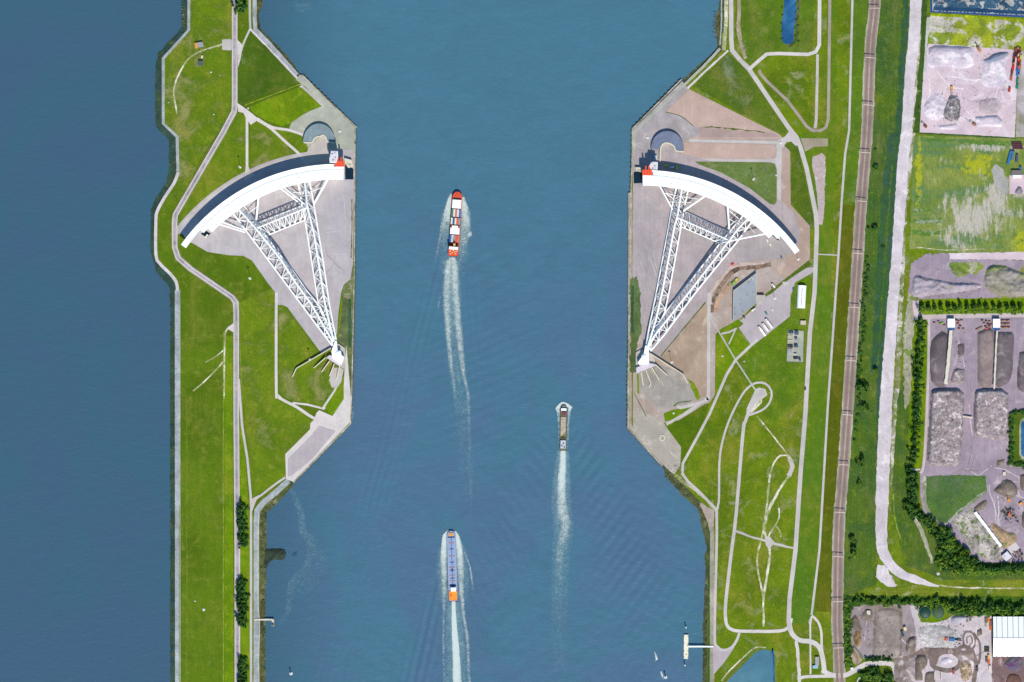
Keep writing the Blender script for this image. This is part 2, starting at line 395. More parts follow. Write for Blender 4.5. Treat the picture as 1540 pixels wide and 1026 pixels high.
def water():
    d = 2.2; gx = np.arange(-760, 761, d); gy = np.arange(-500, 501, d); XX, YY = np.meshgrid(gx, gy)
    Z = .10*(fbm(XX*.03+YY*.012, YY*.05-XX*.012, 4)-.47)*2
    for k, (bx, by, sx, sy) in enumerate(SHIPS):
        b = np.array((X(bx), Y(by))); s = np.array((X(sx), Y(sy))); ax = (s-b)/np.linalg.norm(s-b); pr = np.array((-ax[1], ax[0]))
        u = (XX-b[0])*ax[0]+(YY-b[1])*ax[1]; v = (XX-b[0])*pr[0]+(YY-b[1])*pr[1]; av = np.abs(v)+1e-3
        up = np.clip(u, 1, None); wedge = av/up
        amp = (.7, .75, .42)[k]; lam = (9.5, 11., 13.)[k]; w0, dw = ((.19, .07), (.27, .10), (.45, .22))[k]
        ph = ((av-w0*u*.92)*2*math.pi/lam if k < 2 else (u*.62+av*.85)*2*math.pi/lam)+2.2*vn(XX*.02+k*5, YY*.02)
        env = np.exp(-((wedge-w0)/dw)**2)*np.exp(-up/(260., 330., 210.)[k])*np.clip((u-8)/25, 0, 1)*(u > 0)*(.25+1.4*vn(XX*.016+k*9, YY*.016))
        Z += amp*env*np.sin(ph)
        env2 = np.exp(-((wedge-.55)/.3)**2)*np.exp(-up/300.)*np.clip((u-10)/30, 0, 1)*(u > 0)*vn(XX*.012+k*3, YY*.012+4)
        Z += .17*env2*np.sin((u*.75+av*.6)*2*math.pi/16+2.*vn(XX*.02, YY*.02+8))
    # slow swell marks on the lower right
    env = np.exp(-((XX-170)/130)**2-((YY+250)/170)**2); Z += .07*env*np.sin((XX*.55+YY)*.42+2*vn(XX*.02, YY*.02))
    env = np.exp(-((XX+40)/90)**2-((YY+40)/120)**2); Z += .10*env*np.sin((XX*-.4+YY)*.5+2*vn(XX*.02, YY*.02+3))
    edge = (np.abs(XX) > 756) | (np.abs(YY) > 496); Z[edge] = 0; Z += WZ
    # outer skirt of far water
    ny, nx = XX.shape; idx = np.arange(nx*ny).reshape(ny, nx)
    vs = np.stack([XX.ravel(), YY.ravel(), Z.ravel()], 1)
    fs = np.stack([idx[:-1, :-1].ravel(), idx[:-1, 1:].ravel(), idx[1:, 1:].ravel(), idx[1:, :-1].ravel()], 1)
    me = D.meshes.new('water'); me.from_pydata(vs.tolist(), [], fs.tolist()); me.materials.append(water_mat())
    me.polygons.foreach_set('use_smooth', [True]*len(me.polygons)); me.update()
    o = D.objects.new('water', me); COL.objects.link(o); tag(o, kind='structure')
    a, c, bb, dd = gx[0], gx[-1], gy[0], gy[-1]; R = 9000
    q = [(a, bb), (c, bb), (c, dd), (a, dd), (-R, -R), (R, -R), (R, R), (-R, R)]
    mb = MB(); mb.add([(x, y, WZ) for x, y in q], [(4, 5, 1, 0), (5, 6, 2, 1), (6, 7, 3, 2), (7, 4, 0, 3)])
    struct('water', mb, D.materials['river_water'])
water()

off = lambda pts, d: [(x+d, y) for x, y in pts]
# ---------------- land ----------------
bWest = [(271,-150,284,-150),(271,42,284,45),(236,77,246,88),(231,99,246,100),(231,190,246,186),(251,212,265,206),(252,253,267,257),(248,273,259,277),(233,297,247,298),(225,312,236,318),(224,377,234,383),(233,412,253,411),(253,432,265,430),(254,480,264,480),(254,1180,264,1180)]
bEastT = [(397,-150,386,-150),(397,5,386,5),(390,22,383,26),(393,42,384,46),(417,66,410,72),(443,95,435,100),(454,112.5,448,115)]
quayL = [(454,112.5),(534,191),(533.5,270),(533,400),(529,590),(527,637),(441,726)]
bEastB = [(441,726.5,436,725),(442,731,433,733),(418,758,409,751),(403,771,391,771),(403,826,391,826),(402,880,391,880),(401,932,391,932),(402,1180,391,1180)]
bRT = [(1082,-150,1090,-150),(1082,0,1090,0),(1073.5,30,1088,32),(1075,50,1085,52),(1078,71,1086,76),(1051,96,1058,103),(1025,119,1032,126)]
quayR = [(1025,119.5),(951,194),(951,226),(949,288),(947.7,400),(944.5,577),(944.5,644),(996,701)]
bRB = [(996,701.5,1001,699),(998,716,1015,718),(1020,742,1034,735),(1049,768,1058,760),(1055,800,1065,795),(1062,823,1069,826),(1058,835,1067,835),(1060,866,1066,866),(1056,932,1064,932),(1055,1180,1062,1180)]
def bank(name, pairs, m, dist=4):
    rows = []
    for i in range(len(pairs)-1):
        a, b = np.array(pairs[i], float), np.array(pairs[i+1], float); k = max(1, int(np.linalg.norm(b[:2]-a[:2])/dist))
        for q in range(k): rows.append(a+(b-a)*q/k)
    rows.append(np.array(pairs[-1], float)); mb = MB(); vs = []; fs = []; K = 7
    for r in rows:
        o, i = r[:2]+rng.normal(0, .35, 2), r[2:]
        for k in range(K):
            t = k/(K-1); p = o+(i-o)*t; z = WZ-.5+(-WZ+.52)*min(1, t*1.02)+(rng.normal(0, .16) if 0 < k < K-1 else 0)
            vs.append((X(p[0]), Y(p[1]), z))
    for a in range(len(rows)-1):
        for k in range(K-1): fs.append((a*K+k, a*K+k+1, (a+1)*K+k+1, (a+1)*K+k))
    a, b, c = [Vector(vs[k]) for k in fs[0][:3]]
    if (b-a).cross(c-a).z < 0: fs = [f[::-1] for f in fs]
    mb.add(vs, fs); struct(name, mb, m)
bank('river_bank', bWest, BNKT); bank('river_bank', bEastT, BANK); bank('river_bank', bEastB, BANK); bank('river_bank', bRT, BANK); bank('river_bank', bRB, BANK)
inn = lambda b: [(p[2], p[3]) for p in b]
islandL = inn(bWest)+(inn(bEastT)+quayL[1:-1]+inn(bEastB))[::-1]
rightP = inn(bRT)+quayR[1:-1]+inn(bRB)+[(3500,1180),(3500,-150)]
mb = MB(); mb.prism([(X(x), Y(y)) for x, y in islandL], -6, 0.0); struct('ground', mb, GRL)
mb = MB(); mb.prism([(X(x), Y(y)) for x, y in rightP], -6, 0.0); struct('ground', mb, GRR)
def quay(pts, label, jag=True):
    """concrete coping on a line of interlocking steel piles"""
    t = thing('quay_wall', label, 'quay wall', P(*pts[0], -5), 'quay walls along the shipping channel')
    cop = MB(); road('x', pts, 1.7, None, smooth=False, z=.22, thick=.9, mb=cop)
    build('coping', cop, G('coping_concrete', (196,194,180), (150,146,120), (110,100,70), scale=.1, thr=.6, fine=.2, s3=.15), t)
    pl = MB(); vs = []; sg = 1 if 'left' in label else -1
    for i in range(len(pts)-1):
        a, b = P(*pts[i]), P(*pts[i+1]); d = (b-a).normalized(); n = max(1, int((b-a).length/1.6)); o = Vector((-d.y, d.x, 0))*(1 if (Vector((-d.y, d.x, 0)).x*-a.x) > 0 else -1)
        for k in range(n):
            c = a+(b-a)*(k/n); e = .9+(1.0 if (k//2) % 2 else 0)
            vs += [(c.x-o.x, c.y-o.y, -.05), (c.x+o.x*e, c.y+o.y*e, -.05), (c.x+o.x*e, c.y+o.y*e, -5)]
    n = len(vs)//3; pl.add(vs, [f if sg < 0 else f[::-1] for i in range(n-1) for f in ((3*i, 3*i+1, 3*i+4, 3*i+3), (3*i+1, 3*i+2, 3*i+5, 3*i+4))])
    build('sheet_piling', pl, G('pile_steel', (104,100,80), (84,82,62), fine=.2), t)
quay(quayL, 'long sheet pile quay wall along the east edge of the left island')
quay(quayR, 'long sheet pile quay wall along the west edge of the right bank')

# ---- left island surfaces ----
patch('grass', [(283,-150),(283,46),(246,90),(246,185),(268,206),(269,300),(262,330),(300,240),(352,165),(349,-150)], GRI, 1)
patch('grass', [(358,160),(358,95),(376,47),(449,117),(454,127),(366,161)], GRD, 1)
patch('grass', [(374,161),(454,130),(485,161),(470,163),(440,184),(424,190),(400,181),(383,172)], GRB, 1)
patch('grass', [(360,168),(370,176),(371,255),(366,266),(290,330),(273,350),(270,330),(300,262)], GRI, 1)
patch('grass', [(376,185),(388,183),(405,192),(440,226),(454,238),(445,243),(400,256),(378,262)], GRI, 1)
patch('grass', [(408,192),(434,196),(452,202),(458,212),(462,222),(455,231),(447,228)], GRI, 1)
road('grass', [(366,161.5),(452,129)], 1.6, GRD, 2); road('grass', [(368,158.5),(452,126.5)], 1.0, YEL, 2)
patch('grass', [(360,455),(412,432),(414,590),(465,626),(467,640),(430,682),(428,720),(380,748),(366,600),(360,560)], GRI, 1)
for x0, x1 in ((281,.6), (336,1.8)): road('track', [(x0,600 if x0 == 281 else 500),(x0,1180)], x1, TRF, 2)
patch('grass', [(338,505),(350,505),(351,1180),(338,1180)], GRO if False else GRB, 1)
patch('grass', [(358,600),(362,600),(375,770),(376,1180),(358,1180)], GRB, 1)
# toe strips
road('dike_toe', [(284,-150),(284,45),(245.5,88),(245.5,186),(266.5,206),(267.5,258)], 4.2, STRP, 3, False)
road('path', [(268,259),(262,275),(247,298),(236.5,318),(234.5,332),(234.5,383),(240,396),(256,412),(265,424),(267,437)], 4.6, WHT, 3)
road('dike_toe', [(267,436),(267.5,1180)], 8.2, STRP, 2, False); road('grass', [(269.6,760),(269.6,1180)], .9, GRB, 4, False, .12)
# dike road (slightly raised) and its side line
LR = [(353,-150),(353,158),(352,168),(335,200),(263.8,323),(262.6,335),(262.8,372),(268,388),(286,404),(349,447),(354.5,455),(355.3,470),(355.3,626),(357,830),(357,1180)]
road('road', LR, 8.4, ASP, 4, False, z=1.0, thick=1.3)
for d in (-3.5, 3.5): road('road_edge', off(LR, d), 1.0, ASW, 4, False, z=1.03)
road('road_edge', LR, 2.4, G('road_centre', (172,168,178), (164,160,170)), 4, False, z=1.02)
road('path', [(358,168),(341,200),(270,324),(269,334),(269,372),(273,385),(291,402),(356,447),(360.5,457),(361,520),(366,640),(372,690)], .7, TRF, 2, False)
road('road', [(359,570),(364,640),(372,690),(377,745),(377.5,760),(377.5,1180)], 3.6, ASR, 3, False)
road('path', [(376,762),(383,752),(394,744),(412,730),(429,718)], 3.2, PATHM, 3)
patch('quay_pavement', [(376,752),(390,744),(384,756),(379,770),(377,770)], ASR, 2)
road('dike_toe', [(434,723),(413,742),(395,757),(387,768),(385,790),(385.5,1180)], 8.5, STRP, 2, False, .1); road('kerb_line', [(389,770),(388,900),(390.5,940),(389,1000),(391,1060)], .8, WHT, 3)
road('grass', [(380.6,775),(380.6,1180)], 1.8, GRI, 3, False, .2)
# top of the island
road('path', [(375.6,-150),(375.6,5),(376.5,44)], 3.2, PATHM, 3); road('path', [(376.5,44),(400,68),(447,118)], 3.0, WHT, 3, False, .2); road('path', [(452,128),(470,144),(487,160)], 4.2, PATHM, 3, False, .2)
road('quay_pavement', [(448,116),(464,128),(488,152),(534,195)], 10, CONG, 2, False)
road('dike_toe', [(383,-150),(383,26),(384,44),(409,70),(447,113)], 6, STRP, 2, False, .1)
road('path', [(376,44),(366,66),(359,90)], 3.0, PATHM, 3); patch('path', [(357,60),(365,68),(362,88),(358,102)], ASW, 3)
patch('quay_pavement', [(334,59.5),(347,59),(350,62),(350,74),(346,76),(334,75)], CON, 3)
road('track', [(334,67),(317,72),(300,78),(284,88),(273,104),(264,124),(261,141),(264,158),(266,172)], 2.4, TRK, 3, True, .15)
patch('road', [(357,155),(366,161),(378,170),(390,180),(408,190),(400,188),(386,182),(377,188),(371,180),(366,170),(358,168)], ASW, 3)
road('path', [(371.5,178),(371.5,235),(371.5,258)], 4, ASW, 3); patch('path', [(369.6,250),(373.6,250),(377,261),(385,262),(366,272),(368,266)], ASW, 3)
road('path', [(388,181),(406,192),(430,214),(445,227),(457,240)], 4, ASW, 3); road('path', [(386,178),(408,191),(435,196),(456,203)], 4, ASW, 3)
patch('quay_pavement', [(435,193),(438,185),(452,175),(466,167),(484,160),(494,158),(533,193),(532.5,264),(520,268),(500,240),(455,245),(452,238),(462,232),(463,222),(456,208),(450,199),(436,197)], CONG, 2)
patch('quay_pavement', [(463,226),(470,216),(484,205),(488,206),(494,215),(497,243),(455,246),(456,238)], CON, 4)
# dock floor
def arc(pv, R, a0, a1, s, n=24):
    return [(pv[0]+s*R*math.sin(a0+(a1-a0)*i/n), pv[1]-R*math.cos(a0+(a1-a0)*i/n)) for i in range(n+1)]
PL, PR = (508., 535.), (967., 544.); rd = math.radians
patch('dock_floor', arc(PL, 310, rd(-4.5), rd(54), -1)+[(275,352),(281,363),(290,366),(312,379),(345,384),(366,385),(379,392),(403,426),(414,440),(416,459),(424,458.5),(432,462),(483,531),(500,524),(504,512),(507,500),(509,470),(513,440),(517,428),(527,420),(531,395),(532.5,262)], DOCK, 2)
road('path', arc(PL, 305.5, rd(8), rd(50), -1), 3.4, PATHM, 4)
patch('grass', [(516,430),(527,420),(531,395),(529,590),(526,600),(520,560),(519,523),(509,517),(505,505),(511,470)], G('strip_olive', (112,124,76), (88,104,70), (140,136,110), scale=.04, thr=.55, fine=.2, s3=.06, streak=.1), 1)
road('grass', [(514,448),(511,480),(508,508)], 2.6, GRB, 3, True, .2); road('grass', [(526,450),(526,522)], 4.5, GTE, 3, False, .2)
road('grass', [(529,300),(529.5,330),(529,360),(528,388)], 2, G('strip_weeds', (128,124,96), (150,144,124), (84,90,50), scale=.1, thr=.55, fine=.25, s3=.12), 3, True, .25)
road('path', [(415.5,440),(415.5,585),(418,596),(430,604),(446,612),(465,625),(474,630)], 4.2, ASW, 3)
road('path', [(440,606),(462,608.5),(480,613),(486,615),(503,588),(507,580)], 3.0, ASW, 3, False)
patch('grass', [(419,464),(424,461),(429,463),(480,531),(496,533),(500,545),(500,575),(497,590),(482,610),(450,604),(430,600),(420,590)], GRI, 3)
patch('grass', [(489,612),(508,583),(517,565),(517,600),(500,626)], GRB, 3)
patch('quay_pavement', [(476,621),(480,617),(500,626),(516,600),(519,540),(521,520),(528,600),(526.5,635),(441,724.5),(430,721),(429,683),(466,646),(467,636),(472,632)], ASW, 2)
patch('quay_pavement', [(433,690),(468,655),(480,640),(505,648),(470,690),(438,716),(433,716)], ASP, 3)
patch('quay_pavement', [(495,572),(500,553),(512,553),(517,556),(513,575),(507,584),(499,583)], CON, 5)
for a in [[(350,490),(344,492),(340,498),(338,515),(337,600)], [(336,527),(325,536),(309,545)], [(336,544),(325,556),(304,577),(290,588)]]: road('track', a, 2, TRK, 3, True, .2)
patch('track', [(341,494),(351,486),(351,500)], ASW, 3)

# ---- right bank surfaces ----
patch('grass', [(1106,-150),(1106,60),(1125,95),(1222,80),(1232,-150)], G('grass_north', (92,124,44), (78,108,30), (128,144,80), scale=.02, thr=.58, soft=.12, fine=.18, s3=.03), 1)
patch('grass', [(1247,-150),(1247,190),(1250,560),(1240,800),(1225,930),(1190,940),(1215,500),(1226,350),(1200,205),(1240,190)], GRK, 1)
road('grass', [(1251,-150),(1251,180),(1244,400),(1236,560),(1222,800),(1210,940)], 14, GRK, 2, False, .4)
road('grass', [(1292,-150),(1291,60),(1284,220),(1279,310)], 24, G('grass_strip_green', (92,126,44), (80,112,40), (112,134,70), scale=.02, thr=.56, soft=.12, fine=.16, s3=.04), 2, False, .3)
road('grass', [(1279,308),(1272,400),(1262,560),(1247,760),(1238,920)], 24, GRO, 2, False, .3)
patch('grass', [(1310,-150),(1372,-150),(1368,40),(1340,560),(1318,880),(1268,900),(1266,740),(1290,400)], GVE, 1, .6)
road('ditch', [(1366,-150),(1362,20),(1352,180),(1343,300),(1333,460),(1323,570),(1322,700)], 9, GTE, 2, False, 1.0)
road('grass', [(1341,200),(1328,330),(1322,430),(1314,560)], 10, GTE, 2, True, 1.2)
patch('ground', [(1012,145),(1036,134),(1172,202),(1180,210),(1188,229),(1189,308),(1218,340),(1218,390),(1176,424),(1137,452),(1130,462),(1115,478),(1084,495),(1076,503),(1075,594),(1066,607),(1046,628),(998,636),(998,700),(952,645),(952,280),(951,226),(951,194)], SNG, 1)
patch('quay_pavement', [(951,196),(1026,122),(1036,134),(1000,168),(1025,174),(1043,190),(1051,191),(1050,208),(1036,209),(1028,214),(1029,238),(1020,242),(1029,251),(1012,258),(951,262)], G('quay_lavender', (180,174,186), (166,162,170), (192,186,192), scale=.03, thr=.56, soft=.15, fine=.09), 2)
road('quay_pavement', [(1083,73),(1058,100),(1033,124),(953,200),(954,262)], 4, CONG, 3, False, .15)
patch('ground', [(1036,135),(1171,202),(1175,208.6),(1036,208.6),(1050,204),(1051,191),(1043,190),(1026,174),(1001,168)], SND, 3)
patch('ground', [(1051.5,191.5),(1165,200.5),(1172,206),(1051,207)], G('sand_band', (184,160,156), (176,156,152), fine=.06), 4)
road('grass', [(1054,190.5),(1090,193),(1120,196),(1150,199)], 1.6, GRD, 5, False, .6); road('grass', [(1001,168.5),(1012,171),(1026,176),(1043,190)], 1.0, GRD, 5)
patch('ground', [(1028,214.4),(1162,217.6),(1167,226),(1164,235),(1157,239),(1028,238.6)], SND, 4)
road('road', [(1036,211.5),(1172,214.5)], 4.6, ASR, 4, False); road('road', [(1012,243),(1040,240.5),(1158,241.8)], 4.4, ASR, 4, False)
road('road', [(1156,241),(1167,240),(1172,234),(1173,215)], 5, ASR, 4); road('road', [(1158,241),(1168,244),(1171.5,255),(1171.5,305)], 6, ASR, 4)
patch('road', [(1166,214),(1181,205),(1188,196),(1198,208),(1201,216),(1197,220),(1190,213),(1182,214),(1178,222),(1175,260),(1168,252),(1168,222)], ASR, 3)
patch('ground', [(1176,222),(1188,230),(1189,308),(1218,341),(1218,390),(1180,420),(1160,404),(1175,396),(1190,386),(1200,372),(1204,352),(1176,320),(1174,310)], G('brick_pink', (186,164,154), (178,156,146), (196,176,168), scale=.03, thr=.56, fine=.05), 3)
dockR = arc(PR, 318, rd(-3), rd(46), 1)+[(1203,349),(1203,362),(1196,378),(1173,388),(1140,391),(1103,398),(1085,413),(1070,430),(1067,440),(1066.5,470),(1060,453),(993,538),(977,531),(966,524),(964,500),(961,444),(951,414),(952,262)]
patch('dock_floor', dockR, DOCR, 4)
patch('grass', [(1045,243),(1157,244.5),(1165,247),(1168,255),(1168,303),(1165,308),(1158,307),(1128.7,284),(1084.5,259.6),(1050,247)], GRM, 5)
patch('grass', [(1148,87),(1165,84),(1225,85),(1225,150),(1226,190),(1219,190),(1188,150),(1160,126),(1146,110),(1142,102)], GRR, 2)
patch('grass', [(1042,130),(1095,80),(1128,110),(1160,150),(1183,190),(1182,203),(1172,201)], G('grass_coast', (92,118,48), (70,100,36), (126,138,92), scale=.02, thr=.52, soft=.15, fine=.2, s3=.02), 3)
road('dike_toe', [(1085,-150),(1085,30),(1083,68)], 2.2, STRP, 2, False, .2); road('grass', [(1088,-150),(1087.5,50)], 1.6, GTE, 3); road('dirt_track', [(1092,-150),(1092,30),(1088,76)], 5.5, TRK, 2, False, .3)
road('road', [(1099.5,-150),(1099.5,0),(1099.8,60),(1101,76),(1112,89),(1127,105),(1140,124),(1160,154),(1186,192),(1198,207),(1204,222),(1213,253),(1227,322),(1228.5,346),(1226,415),(1225,440),(1218,500),(1211,626),(1204,710),(1196.5,826),(1187.5,899),(1186,935),(1189,950)], 6.6, ASR, 5, False)
patch('road', [(1097,76),(1103,76),(1128,100),(1138,97),(1131,104),(1135,116),(1124,106)], ASR, 5)
road('road', [(1126,105),(1138,94),(1153,81.5),(1170,80.6),(1215,82),(1227,78),(1232,68),(1234,-150)], 5.2, ASW, 5, False)
road('road', [(1229.5,82),(1229,120),(1227.5,180),(1226,193)], 4.2, ASR, 5, False)
road('road', [(1248,-150),(1248,0),(1246.5,120),(1245.5,180),(1242,192),(1234,196.5),(1222,196.5),(1213,190),(1200,172),(1184,151),(1170,138),(1153,122),(1143,110),(1142,105)], 4.4, G('road_gravel', (176,164,164), (166,156,154), fine=.08), 4, False)
road('dirt_track', [(1112,-150),(1112,0),(1110.5,40),(1115,70),(1122,88)], 5.5, G('track_beige', (176,162,142), (150,146,110), (190,180,166), scale=.1, thr=.55, fine=.2), 3, True, .5)
road('path', [(1095,76),(1058,110),(1034,133)], 3, ASW, 4, False, .2)
patch('ground', [(1204,208),(1245,208.5),(1245,220),(1225,221),(1211,228)], G('gravel_beige', (176,164,150), (164,156,136), fine=.1), 4)
patch('ground', [(1222,236),(1236,230),(1242,238),(1241,270),(1240,310),(1237,338),(1231,338),(1229,300),(1226,270),(1221,250)], G('gravel_lilac', (200,184,186), (184,168,166), (212,200,204), scale=.05, thr=.55, fine=.12), 3, .5)
patch('grass', [(1178,218),(1190,214),(1200,220),(1224,330),(1222,345),(1190,306),(1190,229)], G('grass_rail', (88,112,42), (74,100,34), (116,126,80), scale=.03, thr=.58, fine=.2), 2)
road('path', [(1282,-150),(1282,0),(1277,196),(1271,232),(1266,300),(1260.5,390),(1251.7,516),(1245,610),(1232.5,826),(1220.5,925)], 3.4, ASR, 5, False)
road('path', [(1230,382.5),(1260,384)], 1.8, PATHM, 4, False)
road('path', [(1221,926),(1230,935),(1235,950),(1236,975),(1240,1005)], 3.6, ASW, 5); road('path', [(1221,926),(1218.5,940),(1219,1014)], 2.6, ASW, 4, False)
patch('path', [(1218,930),(1220,926),(1221,932),(1219,946),(1216,936)], ASW, 5)
road('road', [(1091,925),(1093,940),(1103,948),(1130,949.5),(1172,949),(1186,943),(1190,930)], 4.8, ASW, 5); road('road', [(1187,938),(1191,953),(1203,963),(1219,965),(1231,972),(1237,988),(1240,1012)], 7, ASW, 5)
road('road', [(1197,958),(1199,975),(1202,1012),(1202,1180)], 4.8, ASW, 4, False, .3); road('road', [(1200,1022),(1210,1018),(1254,1017)], 4.6, ASW, 5)
road('road', [(1236,1008),(1250,1015),(1269,1016),(1283,1010),(1296,1002),(1308,998),(1341,999),(1346,1012),(1352,1040)], 7, ASW, 5)
road('road', [(1148,590),(1136,606),(1127,618),(1121,634),(1117.5,650),(1106.6,777),(1100,830),(1091.5,905),(1091,930)], 5.0, ASR, 5)
patch('road', [(1136,586),(1141,583),(1151,585),(1154,594),(1138,607),(1128,622),(1122,628),(1123,614)], ASR, 5)
patch('grass', [(1138,604),(1146,601),(1146,606),(1130,622),(1129,618)], TRK, 6)
road('path', [(1077,768),(1081,754.5),(1082,695),(1087,662),(1098,629),(1113,599),(1124,584),(1137,576),(1151,577),(1160,588),(1158.5,603),(1149,615),(1134,622),(1124,625)], 3.2, ASR, 5)
road('path', [(1067,475),(1106,541),(1137,588)], 2.2, PATHM, 5, False); road('path', [(1139,510),(1128,521),(1106.6,541),(1093,563),(1067,623),(1050,655),(1027,697),(1026,712),(1034,723.6),(1052,740),(1076,765)], 4, ASR, 5, False)
road('path', [(1085,502),(1097,499.5),(1108,494)], 2.8, ASR, 4, False); road('path', [(1107,494),(1096,518)], 2.2, ASR, 4, False)
road('road', [(1077.5,764),(1078,800),(1077,850),(1074.8,954),(1078,972),(1088,978),(1100,974),(1108,963),(1112,952)], 4, ASR, 5)
patch('quay_pavement', [(1072.5,972),(1072.5,1016),(1090,995),(1103,976),(1108,965),(1095,977),(1080,977),(1076,970)], ASP, 4)
road('dike_toe', [(1054,758),(1064,772),(1071,800),(1071,1180)], 6.5, G('toe_beige', (176,170,156), (156,154,132), fine=.16), 2, False, .2); road('ditch', [(1062,775),(1067,800),(1066,900),(1064.5,1180)], 2.4, GTE, 3, False, .15)
road('track', [(1137.5,625),(1150,640),(1186,685)], 2, TRK, 4, True, .2)
road('track', [(1184,684),(1191,694),(1191.5,708),(1175,732),(1157,765),(1150,790),(1150,802),(1155,813)], 4, TRK, 4, True, .4); road('track', [(1188,690),(1191.5,702),(1186,716)], 6.5, PATHM, 5, True, .4)
road('track', [(1184,685),(1173,685.5),(1164,696),(1158,717),(1153,760),(1149,792),(1144,813),(1138.6,840),(1142,871),(1148.6,899)], 2.6, TRK, 4, True, .25)
road('path', [(1107,799),(1128,807),(1151,813.5),(1170,819),(1193,824.5)], 3.4, PATHM, 4, True, .3); patch('path', [(1150,808),(1157,806),(1165,816),(1160,822),(1156,828),(1152,820)], PATHM, 5, .3)
road('track', [(1171.5,764),(1172,777),(1166,790),(1158,802),(1154,812)], 2.2, TRK, 4, True, .3); road('track', [(1164,790),(1172,797),(1174,808)], 3, TRK, 4, True, .5)
road('track', [(1155,815),(1157.5,832),(1155,857),(1148.6,899),(1148.6,942)], 3.4, TRK, 4, True, .3)
patch('grass', [(1110,610),(1122,590),(1136,580),(1150,580),(1158,590),(1156,603),(1147,612),(1132,620),(1126,616),(1140,604),(1150,588),(1142,582),(1130,588),(1118,604)], GRR, 2)
patch('pond_margin', [(1084,1180),(1090,1022),(1119,989),(1134,975),(1150,973),(1160,977),(1167,987),(1170,1180)], G('margin_grass', (92,126,52), (120,134,84), fine=.2), 3, .3)
road('path', [(1152,974),(1136,974),(1122,985),(1096,1010),(1085,1024)], 2.2, TRK, 4)
road('path', [(1123,990),(1109,1003),(1090,1026)], 2.6, G('margin_olive', (120,120,80), (100,106,60), fine=.2), 4, False, .2)
PND = G('pond_water', (74,124,150), (88,136,156), fine=.05, rough=.25, spec=.4); PND2 = G('pond_water_deep', (36,92,146), (58,116,160), (90,140,176), scale=.05, thr=.6, soft=.1, fine=.1, rough=.25, spec=.4)
patch('pond', [(1092,1180),(1094,1024),(1124,994),(1134,983),(1143,978),(1155,977.5),(1162,981),(1165,988),(1166,1180)], PND, 5)
road('pond', [(1160,982),(1163.6,992),(1164.5,1180)], 2.5, PND2, 6)
patch('pond', [(1180,-150),(1179.5,0),(1178,22),(1175.5,33),(1176,62),(1180,66),(1190,66.5),(1193,62),(1195,38),(1198,20),(1199,-150)], PND2, 4, .25)
road('grass', [(1202,-150),(1202,0),(1199,28),(1197,60),(1186,70)], 3, G('reed_brown', (110,104,80), (72,92,40), fine=.3), 3, True, .5)
# peninsula, south part
patch('ground', [(1061,456),(1063,460),(1063.5,597),(1054,596),(1050,590),(1040,577),(1028,562),(994,541)], SNB, 5)
road('road', [(1067,440),(1066,470),(1065.5,590),(1063,600),(1052,606),(1024,613),(1018,612)], 5, ASR, 6)
road('road', [(1055,604),(1040,616),(1010,634),(1002,638)], 4.2, ASR, 5)
patch('grass', [(998,622),(1010,617),(1040,611),(1050,605),(1012,632),(1000,634)], GRB, 4); patch('grass', [(1004,643),(1060,608),(1068,606),(1055,640),(1026,695),(1024,672),(1008,650)], G('grass_dk2', (86,116,12), (74,104,10), fine=.14), 3)
patch('grass', [(1085,500),(1106,493),(1130,522),(1106,545),(1092,565),(1070,605),(1066,620),(1060,620),(1076,594),(1077,505)], GRB, 2)
patch('grass', [(1085,496),(1110,480),(1113,486),(1100,497),(1086,501)], GRB, 3)
patch('dock_floor', [(956,560),(985,546),(1028,563),(1034,576),(1048,590),(1052,600),(1030,608),(993,616),(973,596),(966,588)], SLAB, 5)
patch('grass', [(1034,569),(1044,576),(1054,597),(1050,602),(1045,596)], GRB, 6, .4); road('grass', [(959,562),(960,592)], 2.6, GRB, 6); road('grass', [(954,592),(966,615),(972,626)], 1, GRD, 6)
road('grass', [(1013,611),(1020,606),(1040,603)], 1.4, GRD, 6, True, .4)
road('quay_pavement', [(948,290),(947,640),(997,699)], 6, G('coping_gravel', (176,166,158), (160,150,130), fine=.15), 3, False, .2)
patch('grass', [(948,420),(958,416),(963,445),(965,500),(956,528),(956,560),(948,560)], G('strip_green', (106,124,80), (82,104,58), fine=.18, streak=.15, ss=.4), 5, 1.0)
road('grass', [(951,430),(951,500)], 4, GTE, 6, False, .3)
patch('quay_pavement', [(998,636),(1006,648),(1024,672),(1023,700),(1014,714),(1002,704),(952,650),(958,612)], G('apron_grey', (184,178,168), (172,166,158), (196,188,178), scale=.04, thr=.55, fine=.08), 5)
road('grass', [(1014,170),(1014,170.1)], .1, GRD, 3) if False else None
road('grass', [(1061,455),(1028,494),(994,536)], 1.6, GRO, 6, False, .2); road('ground', [(1015,715),(1036,730),(1056,745),(1076,768)], 5, G('rough_sand', (190,184,164), (150,156,104), fine=.2), 3, True, .6)
patch('ground', [(1052,756),(1074,768),(1074,790),(1068,800),(1062,780)], SNG, 4, .4)
